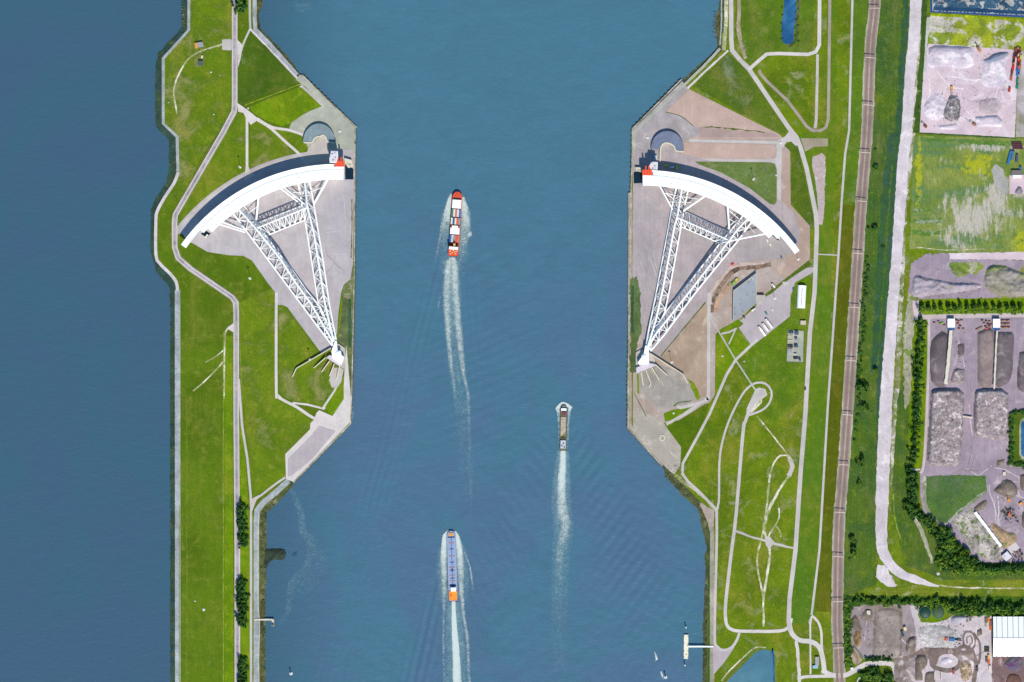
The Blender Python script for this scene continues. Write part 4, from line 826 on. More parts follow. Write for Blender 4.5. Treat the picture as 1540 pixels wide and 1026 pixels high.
# ---- control towers and orange units ----
def tower(pl, h, label, roofm):
    t = thing('control_tower', label, 'tower', P(*np.mean(np.array(pl), 0)), 'control towers beside the gates')
    q = [(X(x), Y(y)) for x, y in pl]; c = np.mean(np.array(q), 0); sc = lambda k: [(c[0]+(x-c[0])*k, c[1]+(y-c[1])*k) for x, y in q]
    mb = MB(); mb.prism(sc(.9), 0, h-4); build('shaft', mb, WHT2, t)
    mb = MB(); mb.prism(sc(1.0), h-4, h); cb = build('cabin', mb, WHITE, t)
    mb = MB(); mb.prism(sc(1.01), h-3, h-1.4); build('window_band', mb, F('window_dark', (50,64,84), .2, .6), cb)
    mb = MB(); mb.prism(sc(.92), h, h+.7); build('roof', mb, roofm, t)
    mb = MB()
    for dx, dy, r in ((-1.8, 3.5, 1.1), (2, -1, .9), (-.5, -4.5, 1.2), (1.6, 4.6, .7)): mb.lathe((c[0]+dx, c[1]+dy, h+.7), [(r, 0), (r, 1.1), (r*.7, 1.5)], 10)
    build('roof_vent', mb, F('vent_grey', (190,192,204)), t)
    mb = MB(); mb.tube((c[0]+3, c[1]-5, h), (c[0]+3, c[1]-5, h+5), .15); build('antenna', mb, SEAM, t); return t
tower([(499,228),(509,228.5),(509.5,236),(507,246),(497,246),(496.5,240)], 25, 'tall white control tower at the channel end of the left gate', F('roof_white', (226,224,236)))
tower([(979,244),(988.5,244.5),(988,256),(978,255.5),(975.5,250)], 21, 'white control tower at the channel end of the right gate', F('roof_white', (226,224,236)))
def drive(cx, cy, label, sg):
    t = thing('gate_drive_unit', label, 'machinery', P(cx, cy, 17.3), 'orange gate drive units'); c = P(cx, cy)
    mb = MB(); mb.box((c.x, c.y, 17.3), (12.4, 7.2, 4.6)); build('housing', mb, ORG, t)
    mb = MB()
    for d in (-3.0, .2, 3.4): mb.box((c.x+d, c.y, 21.9), (.35, 7.0, .35))
    build('housing_rib', mb, F('orange_dark', (214,70,40)), t)
    for d in (-2.2*sg, 1.7*sg):
        mb = MB(); mb.box((c.x+d, c.y+5.6, 17.3), (1.5, 4.6, 5.0)); mb.box((c.x+d, c.y+7.8, 17.3), (1.7, 1.2, 6.6)); build('drive_post', mb, ORG, t)
    mb = MB(); mb.box((c.x-7.2*sg, c.y-1.5, 17.3), (1.8, 4.6, 1.6)); build('access_platform', mb, SEAM, t)
drive(512, 247.5, 'orange drive unit on the channel end of the left gate', 1); drive(972.5, 260.5, 'orange drive unit on the channel end of the right gate', -1)
# notch machinery at the far ends of the hulls, joints with quay
for (pl, lb) in (([(518,238),(529,241),(531,250),(524,253),(519,246)], 'white stepped landing between the left gate and the quay'), ([(955,252),(964,252),(964,256),(957,258)], 'white stepped landing between the right gate and the quay')):
    t = thing('landing_platform', lb, 'platform', P(*pl[0])); mb = MB(); q = [(X(x), Y(y)) for x, y in pl]; mb.prism(q, 0, 5); build('platform', mb, CW2, t)
    c = np.mean(np.array(q), 0); mb = MB()
    for k in range(5): mb.box((c[0]-2+k*1.3, c[1]-1.5-k*.4, 5), (.9, 2.6, .5+.2*k))
    build('steps', mb, CWALL, t)
for pl, lb in (([(519,247),(531.5,254),(531.5,270),(519,270)], 0), ([(953,259),(965.5,257),(965.5,275.5),(953,276)], 1)): patch('dock_basin', pl, G('basin_dark_water', (26,52,72), (22,42,60), fine=.1, rough=.3), 8)
for pl in (([(302,352),(309,346),(314,350),(317,351),(311,358),(307,355)]), ([(1164,350),(1172,345),(1178,352),(1170,362),(1161,354)])): patch('dock_basin', pl, G('basin_dark_water', (26,52,72)), 9)
for cx, cy, rz, lb in ((311, 355.5, .9, 'left'), (1170.5, 357, -.9, 'right')):
    t = thing('service_frame', 'small white service frame in the dark recess at the landward end of the %s gate' % lb, 'frame', P(cx, cy)); c = P(cx, cy); mb = MB()
    for d in (-2, -.7, .7, 2): mb.box((c.x+d*math.cos(rz), c.y+d*math.sin(rz), 0), (.5, 3.6, 4.2), rz)
    build('frame_post', mb, CW2, t); mb = MB(); mb.box((c.x, c.y, 4.2), (5.4, 1.0, .5), rz); build('beam', mb, WHITE, t)

# ---------------- buildings ----------------
def rect(cx, cy, w, l, ang): return thing, P(cx, cy)
def block(name, label, cat, px, py, w, l, h, rz, m, roofm=None, group=None, over=.4, vents=0):
    """w,l in metres; flat roof with parapet, wall, door, vents"""
    t = thing(name, label, cat, P(px, py), group, rz)
    L = lambda mb, nm, mat: bl(nm, mb, mat, t)
    L(MB().box((0, 0, 0), (w, l, h)), 'wall', m)
    L(MB().box((0, 0, h), (w+over, l+over, .35)), 'roof', roofm or m)
    L(MB().box((0, -l/2-.06, 0), (min(1.2, w*.4), .12, min(2.2, h*.8))), 'door', DRK)
    if vents:
        mb = MB()
        for k in range(vents): mb.box((rng.uniform(-.35, .35)*w, rng.uniform(-.35, .35)*l, h+.35), (.9, .9, .6))
        L(mb, 'roof_vent', SEAM)
    return t
def bl(name, mb, m, t, smooth=False, label=None):
    """build a part whose coordinates are already local to its thing"""
    if name in SPLIT:
        for q in pieces(mb): o = bl_(name, q, m, t, smooth, label)
        return o
    return bl_(name, mb, m, t, smooth, label)
def bl_(name, mb, m, t, smooth=False, label=None):
    o = D.objects.new(name, raw(name, mb.v, mb.f, m, smooth)); COL.objects.link(o); o.parent = t
    if label: o['label'] = label
    return o
RGR = F('roof_grey', (170,172,186), .8, .1, .06)
block('cabin', 'grey roofed cabin on the curved track at the top of the island', 'cabin', 301.5, 67.5, 6.6, 6.2, 3, .15, CWALL, F('roof_mid', (160,162,176)), vents=1)
block('container', 'orange box beside the grey roofed cabin on the island', 'container', 295.3, 69, 3.2, 7, 2.6, .15, F('orange2', (224,160,70)))
block('cabin', 'dark roofed cabin south of the curved track on the island', 'cabin', 302, 95.5, 6, 6, 3.4, 0, CW2, F('roof_dark', (84,94,98)))
block('shed', 'tiny white shed between two cabins on the island', 'shed', 304, 86, 2, 3.4, 2.2, 0, CW2)
ROOFB = G('roof_big_grey', (164,172,182), (156,164,176), (176,184,190), scale=.04, thr=.6, fine=.03)
t = thing('office_building', 'large flat roofed grey building with angled ends by the car park', 'building', P(1120, 448))
bp = [(1102.8,437.5),(1137.3,411),(1137.5,456),(1101.8,483.8)]; mb = MB(); mb.prism([(X(x), Y(y)) for x, y in bp], 0, 5.2); build('wall', mb, CWALL, t)
mb = MB(); mb.prism([(X(x), Y(y)) for x, y in bp], 5.2, 5.5); rf = build('roof', mb, ROOFB, t)
mb = MB(); road('x', bp+[bp[0]], .5, None, smooth=False, z=5.9, thick=.5, mb=mb); build('parapet', mb, CW2, rf)
mb = MB()
for x, y in ((1124,444),(1114,451),(1130,421),(1126,425),(1104.5,464),(1113,458),(1105,473),(1117,469),(1132,440)): p = P(x, y); mb.box((p.x, p.y, 5.5), (1.2, 1.2, .8))
build('roof_vent', mb, SEAM, rf)
for i in range(7):
    a = lerp2([bp[3], bp[2]], (i+.5)/7); p = P(*a); mb = MB(); mb.box((p.x, p.y-.2, 1.2), (3.4, .5, 1.8), math.radians(38)); build('window', mb, F('window_dark', (50,64,84), .2, .6), t)
mb = MB(); p = P(1143, 443); mb.box((p.x, p.y, 0), (9.8, 1.2, 3.2)); build('ramp_shadow_block', mb, DRK, t)  # dark block stands in for the shadow of the ramp
t = thing('arched_hall', 'long white hall with an arched roof beside the pale access road', 'hall', P(1205.3, 446.5), None, rd(-3))
mb = MB(); vs = []; K = 12; Lh = 14.8
for y in (-Lh, Lh):
    for k in range(K+1): a = math.pi*k/K; vs.append((-5.5*math.cos(a), y, 1.0+5.0*math.sin(a)))
mb.add(vs, [(k+1, k, K+1+k, K+2+k) for k in range(K)]+[tuple(range(K+1)), tuple(range(2*K+1, K, -1))]); bl('arched_roof', mb, WHITE, t)
bl('wall', MB().box((0, 0, 0), (11.2, 29.8, 1.2)), CW2, t); mb = MB()
for y in (-6, 6): mb.box((0, y, 5.9), (.9, 11, .35))
bl('ridge_vent', mb, RGR, t); bl('door', MB().box((0, -14.95, 0), (4, .2, 3.6)), RGR, t)
block('hut', 'small beige hut south of the white arched hall', 'hut', 1207.7, 485.5, 6.6, 5, 2.8, 0, CWALL, F('roof_beige', (208,194,184)))
# fenced plant compound
def fence(pts, label, h=2, m=None, name='fence'):
    t = thing(name, label, 'fence', P(*pts[0])); pst = MB(); pan = MB()
    for a, b in zip(pts[:-1], pts[1:]):
        A, B = P(*a), P(*b); n = max(1, int((B-A).length/4))
        for k in range(n+1): c = A+(B-A)*k/n; pst.box((c.x, c.y, 0), (.16, .16, h+.15))
        for z in (.3, h*.5, h-.15): pan.tube(A+Vector((0,0,z)), B+Vector((0,0,z)), .06, 4)
    build('post', pst, m or SEAM, t); build('rail', pan, m or SEAM, t); return t
fence([(1184.7,496),(1209.4,497.6),(1207.8,546),(1182.6,545),(1184.7,496)], 'wire fence round the small plant compound beside the access road', 2.2, F('fence_green', (110,124,90)))
TEAL = F('teal_paint', (34,74,96)); TEAL2 = F('tank_blue', (56,88,120))
for i, (x, y, w_, l_, h_, m, lb) in enumerate(((1189.5,500,6,2.6,2,TEAL,'dark cabinet in the northwest corner of the plant compound'), (1198,501,4.4,4.4,3,TEAL2,'blue cabinet with the pale lid in the north of the plant compound'), (1197,509,3,2,2.5,TEAL2,'small blue cabinet below the two northern ones in the compound'), (1197,520.5,4.6,3,3,TEAL,'dark blue cabinet in the middle of the plant compound'), (1188.5,521,6.4,3,2,DRK,'long dark cabinet at the west side of the compound'), (1188.5,528.5,6.2,4.6,1.5,RGR,'grey cabinet at the west side of the compound'), (1196,533,3.6,1.4,2.5,CW2,'narrow cream cabinet in the south of the compound'), (1197,539,6.4,1.8,3,DRK,'long dark cabinet in the south of the compound'), (1203,541,1.6,4,3,TEAL,'upright dark cabinet at the southeast corner of the compound'))):
    block('cabinet', lb, 'cabinet', x, y, w_, l_, h_, 0, m, vents=1, group='cabinets in the plant compound')
wl2 = thing('partition_wall', 'low cream partition wall across the plant compound', 'wall', P(1192.5, 520)); mb = MB()
for a in ([(1192.4,498),(1192.4,536)], [(1185,505),(1192,505)], [(1185,512),(1192,512)], [(1185,525),(1192,525)], [(1185,532),(1192,532)]): road('x', a, .7, None, smooth=False, z=1.4, thick=1.4, mb=mb)
build('wall', mb, CW2, wl2)
# storage sheds with conveyor
for x, y, lb in ((1429.8,487.6,'western'), (1498,487.8,'eastern')):
    t = thing('shed', '%s of the two white sheds at the head of the compost yard' % lb, 'shed', P(x, y), 'white sheds with blue fronts')
    bl('wall', MB().box((0, 0, 0), (8.6, 13.4, 5.6)), F('blue_front', (60,104,160)), t); mb = MB(); mb.add([(-4.7,-4.4,5.7),(4.7,-4.4,5.7),(4.7,6.9,5.7),(-4.7,6.9,5.7),(-4.7,-4.4,6.1),(4.7,-4.4,6.1),(4.7,6.9,6.6),(-4.7,6.9,6.6)], [(4,5,6,7),(0,1,5,4),(1,2,6,5),(2,3,7,6),(3,0,4,7),(3,2,1,0)]); bl('roof', mb, WHITE, t)
    bl('awning', MB().box((0, -6.0, 4.2), (9.4, 3.4, .3)), F('blue_front', (60,104,160)), t)
def conveyor(pts, w_, h, label, m=None):
    t = thing('conveyor', label, 'conveyor', P(*pts[0])); mb = MB(); road('x', pts, w_, None, smooth=False, z=h, thick=.8, mb=mb, jit=.25 if w_ > 2 else .12); build('belt_cover', mb, m or CW2, t)
    lg = MB()
    for k in range(9): a = lerp2(pts, (k+.5)/9); p = P(*a[:2]); lg.box((p.x, p.y, 0), (.4, .4, h-.8))
    build('leg', lg, SEAM, t); return t
conveyor([(1429.5,497),(1427,525),(1424.5,552),(1422,573),(1422,578)], 4.8, 7.5, 'wide white covered conveyor running south from the western shed'); conveyor([(1498.5,498),(1496.5,530),(1495,572),(1494,585)], 2.4, 8.5, 'narrow white conveyor running south from the eastern shed')
conveyor([(1447,626),(1462,628.5)], 2.2, 4, 'short conveyor between the two rubble heaps')
conveyor([(1466,770.5),(1484,794),(1505,821.5)], 4.6, 4, 'long white covered conveyor beside the overgrown rubble field', WHITE)
block('shed', 'pale square shed at the south end of the long white conveyor', 'shed', 1513.5, 836.5, 9, 9, 4.5, rd(40), TEAL, F('roof_white', (226,224,236)), vents=2)
block('slab_shed', 'pale low shed beside scattered scrap at the southeast corner', 'shed', 1524, 824, 13, 9, 1.2, rd(35), CWALL, F('roof_white2', (214,206,212)))
block('gatehouse', 'tiny cream hut at the crossing of yard roads', 'hut', 1510, 712.5, 3, 4.4, 2.6, 0, CW2)
# big warehouse
t = thing('warehouse', 'large white ribbed warehouse with a gable roof at the southeast corner', 'warehouse', P(1547, 957))
x0, x1, y0, y1 = X(1492.7)-X(1547), X(1602)-X(1547), Y(987)-Y(957), Y(927)-Y(957); ym = Y(958.5)-Y(957)
bl('wall', MB().box(((x0+x1)/2, (y0+y1)/2, 0), (x1-x0-.6, y1-y0-.6, 7)), CWALL, t)
mb = MB(); mb.add([(x0,y0,7),(x1,y0,7),(x1,ym,11.5),(x0,ym,11.5),(x1,y1,7),(x0,y1,7)], [(0,1,2,3),(3,2,4,5),(0,3,5),(1,4,2)]); rf = bl('roof', mb, F('roof_metal', (240,246,252), .35, .5, .03), t)
for k in range(13):
    xx = x0+4.4+k*7.05
    mb = MB()
    for (a, za), (b, zb) in (((y0, 7), (ym, 11.5)), ((ym, 11.5), (y1, 7))): mb.tube((xx, a, za+.15), (xx, b, zb+.15), .42, 4)
    if xx < x1: bl('roof_rib', mb, F('rib_grey', (150,158,160)), rf)
bl('ridge_cap', MB().box(((x0+x1)/2, ym, 11.45), (x1-x0, .7, .3)), RGR, rf); bl('door', MB().box((x0+.1, -6, 0), (.3, 6, 5)), DRK, t)
for i, (cx, cy, m, lb) in enumerate(((1391,921,F('tank_dark_green', (30,70,58), .5, .3, .15),'dark green round tank, western of the pair'), (1411,921,F('tank_green', (74,100,72), .6, .2, .15),'paler green round tank, eastern of the pair'))):
    t = thing('storage_tank', lb, 'tank', P(cx, cy), 'round tanks in the south yard')
    bl('tank_wall', MB().lathe((0, 0, 0), [(8.1, 0), (8.1, 2.5), (8.0, 2.6)], 32), F('tank_rim', (80,110,100)), t); bl('tank_cover', MB().lathe((0, 0, 2.4), [(7.8, 0), (6, .8), (3, 1.5), (.2, 1.8)], 32), m, t, True)
# ---------------- railway gantries ----------------
GM = F('gantry_pale', (224,214,206))
def build_gantry():
    t = thing('gantry', '', 'gantry', (0, 0, 0), 'catenary gantries over the railway')
    for s_ in (-1, 1):
        mb = MB(); mb.tube((s_*6.3, 0, 0), (s_*6.3, 0, 7.4), .28, 8); bl('post', mb, GM, t)
    mb = MB(); mb.box((0, 0, 7.2), (13.2, .75, .6)); bl('crossbeam', mb, GM, t)
    mb = MB()
    for x in (-3, 2.8): mb.tube((x, 0, 7.2), (x, .2, 5.8), .12, 5)
    bl('insulator', mb, SEAM, t); return t
gy = [13, 87.5, 158.5, 230, 303, 381.5, 462.5, 542.5, 624, 699, 770.5, 837, 904.5, 974]; g0 = build_gantry()
for i, y in enumerate(gy):
    x = float(np.interp(y, [p[1] for p in RC], [p[0] for p in RC])); lb = '%s railway gantry from the top of the picture' % ORD[i]
    if i == 0: g0.location = P(x, y); g0['label'] = lb
    else: dup(g0, P(x, y), rd(-4 if y < 900 else 2), lb)
# ---------------- lamps, beacons, buoys ----------------
LW = F('mast_white', (236,238,240))
def lampmast():
    t = thing('light_mast', '', 'light mast', (0, 0, 0), 'tall light masts round the docks')
    bl('base', MB().lathe((0, 0, 0), [(1.3, 0), (1.3, .5), (.5, .8)], 10), LW, t); bl('mast', MB().tube((0, 0, .5), (0, 0, 19), .32, 8, .16), LW, t)
    mb = MB()
    for a in range(4): mb.box((1.1*math.cos(a*math.pi/2), 1.1*math.sin(a*math.pi/2), 18.6), (1.1, .9, .5), a*math.pi/2)
    bl('lamp_head', mb, LW, t); return t
l0 = lampmast()
for i, (x, y, lb) in enumerate(((361.5,252,'slim white light mast on grass between the raised road and the left gate'), (376.5,419,'slim white light mast on grass south of the left dock'), (467,541,'slim white light mast by the long buttress wall at the left pivot'), (1133,270,'slim white light mast on the muted grass behind the right gate'), (1010,545,'slim white light mast on brown sand near the right pivot'), (1200,390.5,'slim white light mast near the landward tip of the right gate'), (1165,449,'slim light mast in the car park near the arched hall'))):
    if i == 0: l0.location = P(x, y); l0['label'] = lb
    else: dup(l0, P(x, y), 0, lb)
def smallpost(x, y, lb, r=.9, h=1.6, m=LW, name='marker_post', cat='post', z=0):
    t = thing(name, lb, cat, P(x, y, z)); bl('base', MB().lathe((0, 0, 0), [(r, 0), (r, h*.5), (r*.6, h*.6)], 10), m, t); bl('cap', MB().lathe((0, 0, h*.6), [(r*.7, 0), (r*.5, h*.4), (.1, h*.5)], 10), m, t, True); return t
for x, y, lb, r in ((317.5,108.5,'small white marker post on the round island meadow',1.1), (321.5,172,'pale marker post low on the round island meadow',.9), (253.5,154,'tiny white marker post beside the western dike toe',.7), (331,113,'pale twin marker on the meadow by the island road',.6), (373,163,'white marker post at the fork of pale roads on the island',1.2), (452,130,'white marker post where the hedge line meets the quay path',1.1), (511,197.5,'white bollard like cabinet on the green grey quay',1.8), (974,207,'white cabinet on the lavender quay north of the half round building',1.8), (1174,214.5,'white cabinet at the fork of roads behind the sand fields',1.6), (1167,263.5,'white marker post on the road east of the muted grass',1.1), (1013,621.5,'white marker on the small grass wedge south of the right pivot',1.3), (1086.5,535.5,'white marker on the bright grass west of the footpath crossing',1.2), (293.5,904,'small white marker post on the long southern meadow',1.0), (306.5,917,'larger cream marker post on the long southern meadow',1.8), (1119,543.5,'pink white marker by the footpath crossing',1.0), (1157,590,'dark post beside the loop path',.5)): smallpost(x, y, lb, r)
t = thing('mooring_ring', 'round concrete ring on the grey apron at the right bank', 'concrete ring', P(996, 658.5)); mb = MB(); vs = []
for k in range(20):
    a = 2*math.pi*k/20
    for r, z in ((3.9, 0), (3.9, 1), (2.6, 1), (2.6, 0)): vs.append((r*math.cos(a), r*math.sin(a), z))
mb.add(vs, [(4*k+j, 4*((k+1) % 20)+j, 4*((k+1) % 20)+j+1, 4*k+j+1) for k in range(20) for j in range(3)]); bl('ring', mb, CW2, t)
def buoy(x, y, lb, r=2.1, h=9, tall=True):
    t = thing('light_beacon', lb, 'beacon', P(x, y, WZ)); bl('float', MB().lathe((0, 0, -.6), [(r, 0), (r*1.1, .8), (r, 1.6), (r*.5, 2)], 16), LW, t, True)
    bl('mast', MB().tube((0, 0, 1), (0, 0, h), .75, 10, .5), TEAL, t); bl('lantern', MB().lathe((0, 0, h), [(.6, 0), (1.0, .3), (1.0, 1.3), (.3, 1.9)], 12), LW, t)
buoy(437.5, 1013, 'white beacon standing in the river off the left bank'); buoy(1001, 1018.5, 'white beacon standing in the river left of the pontoon')
buoy(1031.5, 943.5, 'thin white mooring dolphin north of the yellowish pontoon', 1.1, 7); buoy(1030, 1000.5, 'thin white mooring dolphin south of the yellowish pontoon', 1.1, 6)
t = thing('pontoon', 'long cream pontoon moored off the right bank', 'pontoon', P(1031.6, 972.5, WZ))
pw = [(-2.9,-15.5),(2.4,-16.2),(3.0,-13),(3.1,15.2),(-2.7,15.2)]; mb = MB(); mb.prism(pw, -.6, 2.6); bl('hull', mb, F('cream_paint', (244,240,218), .5), t)
mb = MB()
for y in (-14, -6, 4, 13): 
    for x in (-2.4, 2.6): mb.lathe((x, y, 2.6), [(.35, 0), (.35, .8), (.5, .9)], 8)
bl('bollard', mb, SEAM, t); bl('algae_stain', MB().lathe((0, 0, 2.6), [(1.0, 0), (.9, .08)], 10), F('algae', (150,156,70)), t).location = (.5, -10, 0)
t = thing('gangway', 'straight white gangway from the right bank to the pontoon', 'gangway', P(1053, 972.5)); bl('deck', MB().box((0, 0, 1.0), (33.5, 2.2, .5)), WHITE, t); mb = MB()
for s_ in (-1, 1): mb.tube((-16.5, s_*1.05, 2.4), (16.5, s_*1.05, 2.4), .1, 5)
bl('handrail', mb, SEAM, t)
t = thing('jetty', 'small concrete jetty with an L shaped end off the left bank', 'jetty', P(397, 932)); bl('deck', MB().box((0, 0, .6), (25, 1.9, .6)), CW2, t); bl('end_platform', MB().box((11.6, -4.4, .4), (3.2, 8.5, .6)), CWALL, t); mb = MB()
for x, y in ((8, 0), (11.6, 0), (11.6, -8), (10.6, -6), (12.8, -6)): mb.tube((x, y, -6), (x, y, 3), .35, 8)
bl('pile', mb, CWALL, t); bl('cabinet', MB().box((11.6, -6.8, 1), (2.2, 2.8, 2.4)), F('dk_ol', (80,82,60)), t)
mound('groyne', [(398,826),(410,825),(428,826),(430,832),(427,842),(408,843),(400,856),(396,850)], 1.6, G('groyne_stone', (66,80,66), (50,64,56), fine=.35, scale=.1), 3, .35, label='short stone groyne jutting from the left bank', cat='groyne').location.z = WZ-.3
mound('shoal', [(438,833),(446,829),(447,836),(440,838)], .35, G('shoal', (52,88,120)), 2, .1, label='small dark underwater shoal off the stone groyne', cat='shoal').location.z = WZ-.15
# ---------------- ships ----------------
def pal(key, c, **k): return F(key, c, .55, .3, .08)
def hullpoly(L, B, bow=.13, stern=.03, sw=.85):
    """plan outline, bow at +y"""
    pts = []; h = L/2; b = B/2
    for k in range(9):
        a = math.pi/2*k/8; pts.append((b*math.cos(a)**.8 if k < 8 else 0, h-L*bow+L*bow*math.sin(a)))
    pts += [(-x, y) for x, y in pts[:-1][::-1]]
    pts += [(-b, -h+L*stern), (-b*sw, -h), (b*sw, -h), (b, -h+L*stern)]; return pts
def ship_base(name, label, bow, stern, B, mh, md, z0=-1.5, z1=3.0, bw=.13):
    L = math.dist(bow, stern)*S; c = ((bow[0]+stern[0])/2, (bow[1]+stern[1])/2); a = math.atan2(-(bow[1]-stern[1]), bow[0]-stern[0])-math.pi/2
    t = thing(name, label, 'ship', P(*c, WZ), None, a); pts = hullpoly(L, B, bw)
    lo = [(x*.88, y*.97) for x, y in pts]; n = len(pts); mb = MB()
    mb.add([(x, y, z0) for x, y in lo]+[(x, y, z1) for x, y in pts], [(i, (i+1) % n, (i+1) % n+n, i+n) for i in range(n)][::1]); bl('hull', mb, mh, t)
    mb = MB(); mb.prism([(x*.97, y*.99) for x, y in pts], z1-1.0, z1-.35); bl('deck', mb, md, t)
    return t, L
# container ship
RED = pal('ship_red', (232,84,44)); t, L = ship_base('container_ship', 'red container ship with white hatch covers and stacked containers', (688.3,288.3), (681.3,385.5), 13.2, RED, RED, z1=4.6)
y = lambda pxs: L/2-pxs*S                     # distance from the bow in photo px
for a, b, w_, m, h_ in ((12.5,25.5,11.4,WHITE,6.6), (51.5,64.5,11.8,WHITE,6.6)):
    bl('hatch_cover', MB().box((0, (y(a)+y(b))/2, 4.2), (w_, abs(y(b)-y(a)), h_-4.2)), m, t)
mb = MB()
for x in (-2.9, 0, 2.9): mb.box((x, (y(12.5)+y(25.5))/2, 6.6), (.18, 10.8, .12))
bl('cover_seam', mb, SEAM, t)
CC = {'g': (70,140,110), 'w': (232,230,228), 'p': (226,120,100), 'b': (60,120,196), 'o': (238,98,40), 'y': (150,160,170), 't': (46,104,150), 'n': (130,60,44)}
for a, b, row in ((26.5,38.5,'gwpwb'), (39.5,50,'wtwoy'), (65.5,77,'bwyop')):
    for k, ch in enumerate(row):
        bl('container', MB().box((-4.9+2.45*k, (y(a)+y(b))/2, 4.2), (2.3, abs(y(b)-y(a))-.5, 2.9+.5*(k % 2))), pal('ctn_'+ch, CC[ch]), t)
bl('superstructure', MB().box((0, y(85.5), 4), (11.6, 3.6, 10)), WHITE, t); mb = MB(); mb.box((.8, y(81), 4), (2.8, 4.6, 8)); mb.tube((0, y(78.5), 5), (0, y(78.5), 19), .35); bl('funnel', mb, pal('funnel_yellow', (236,190,96)), t)
mb = MB()
for x, yy in ((-4, 90), (-1.5, 92), (2, 91), (4.2, 89.5), (0, 88.6), (3, 93.5), (-3.6, 94)): mb.box((x, y(yy), 4.2), (1.6, 1.5, 1.3))
bl('deck_gear', mb, pal('gear_cream', (226,196,160)), t); mb = MB(); mb.box((0, y(11), 4.2), (10, 1.1, 1.4)); bl('breakwater', mb, DRK, t); mb = MB()
for x in (-2, 2): mb.lathe((x, y(6.5), 4.2), [(.9, 0), (.9, .9)], 10)
mb.tube((0, y(5), 4), (0, y(5), 10), .25); bl('windlass', mb, pal('gear_grey', (176,120,110)), t); mb = MB()
for yy in (26, 39, 50.8, 64.8, 77.5): mb.box((0, y(yy), 4.2), (11.6, .5, 1.6))
bl('hatch_coaming', mb, DRK, t); mb = MB()
for s_ in (-1, 1): mb.box((s_*4.9, y(53), 4.2), (1.8, 3.4, 3)); mb.box((s_*4.8, y(80.5), 4.2), (2, 4, 1.2))
bl('crane_base', mb, pal('ctn_n', CC['n']), t)
# tanker
BLU = pal('tanker_blue', (150,174,216)); t, L = ship_base('tanker', 'long blue river tanker with orange stern deck', (678.3,798), (681.7,904.5), 12.0, pal('tanker_hull', (40,70,110)), BLU, z1=2.6, bw=.10); y = lambda p: L/2-p*S
bl('wheelhouse', MB().box((.6, y(88.5), 2), (6.6, 5, 6)), WHITE, t); bl('stern_deck', MB().box((0, y(98), 2), (9.8, 11.5, 1.6)), pal('tanker_orange', (250,160,44)), t); bl('stern_rail', MB().box((0, y(98), 1.9), (10.6, 12.4, .9)), pal('tanker_red', (226,84,60)), t)
bl('bow_hatch', MB().box((0, y(6), 2), (5, 3.8, 1.4)), pal('tanker_orange', (250,160,44)), t); mb = MB()
for yy in (19, 39, 56, 68, 76.5):
    for x in (-2.2, 2.2): mb.lathe((x, y(yy), 2.2), [(1.0, 0), (.9, .9), (.4, 1.2)], 10)
bl('tank_hatch', mb, pal('hatch_salmon', (226,140,116)), t); mb = MB(); mb.box((0, y(47), 2.2), (.6, 66, .7)); bl('pipeline', mb, pal('pipe_navy', (50,84,130)), t); mb = MB()
for yy in (28, 48, 60, 72): mb.box((0, y(yy), 2.2), (5.5, .5, .9))
for yy in (83, 10.5): mb.box((0, y(yy), 2.2), (9, 1, 1.2))
mb.box((0, y(60), 2.2), (2.2, 3, 1.2)); bl('manifold', mb, pal('pipe_navy', (50,84,130)), t); mb = MB()
for s_ in (-1, 1): mb.box((s_*5.3, y(46), 2.2), (.25, 68, .5))
bl('gunwale', mb, pal('gunwale_pale', (176,196,230)), t)
bl('dinghy', MB().box((-2.6, y(97), 3.6), (1.7, 3.8, .9), 0, .7), RED, t)
# barge
t, L = ship_base('barge', 'narrow inland barge with grey cargo hatch and white wheelhouses', (848,608.5), (846.6,678), 8.8, pal('barge_hull', (92,104,96)), pal('barge_deck', (110,108,84)), z1=2.2, bw=.12); y = lambda p: L/2-p*S
bl('hatch_cover', MB().box((-.3, y(33), 1.8), (6.6, 25, 1.4)), G('barge_cargo', (196,186,170), (176,166,146), (120,116,60), scale=.2, thr=.6, fine=.15), t); mb = MB()
for k in range(8): mb.box((-.3, y(33)-11.5+k*3.3, 3.2), (6.6, .16, .12))
bl('cover_seam', mb, SEAM, t)
bl('wheelhouse', MB().box((0, y(7.5), 1.8), (6.8, 3, 3.6)), WHITE, t); bl('aft_cabin', MB().box((0, y(60), 1.8), (6.6, 10.5, 2.8)), F('cabin_lilac', (204,208,226)), t); bl('red_cover', MB().box((.6, y(13.2), 1.8), (5.0, 3.6, 1.6)), pal('maroon', (130,50,80)), t)
mb = MB()
for x, yy in ((-1.5, 62), (.5, 58.5), (1.5, 64)): mb.box((x, y(yy), 4.6), (1.3, 2.2, .6))
bl('cabin_window', mb, TEAL2, t); bl('foredeck', MB().box((0, y(4), 1.8), (4.5, 3, .8)), pal('barge_grey', (170,168,170)), t); bl('after_hatch', MB().box((0, y(51), 1.8), (5.8, 3.4, 1.0)), pal('barge_dark', (70,72,44)), t)
bl('crane', MB().tube((-1.6, y(53), 3), (1.4, y(50), 3.6), .3), SEAM, t)
t = thing('motorboat', 'tiny white motorboat off the right bank, left of the pontoon', 'boat', P(987.3, 989.5, WZ), None, rd(20)); mb = MB(); hp = hullpoly(5.4, 2.0, .4); mb.prism(hp, -.3, .9); bl('hull', mb, LW, t); bl('cabin', MB().box((0, -.4, .9), (1.3, 1.8, .7)), LW, t); bl('windscreen', MB().box((0, .7, .9), (1.2, .2, .5)), TEAL, t)
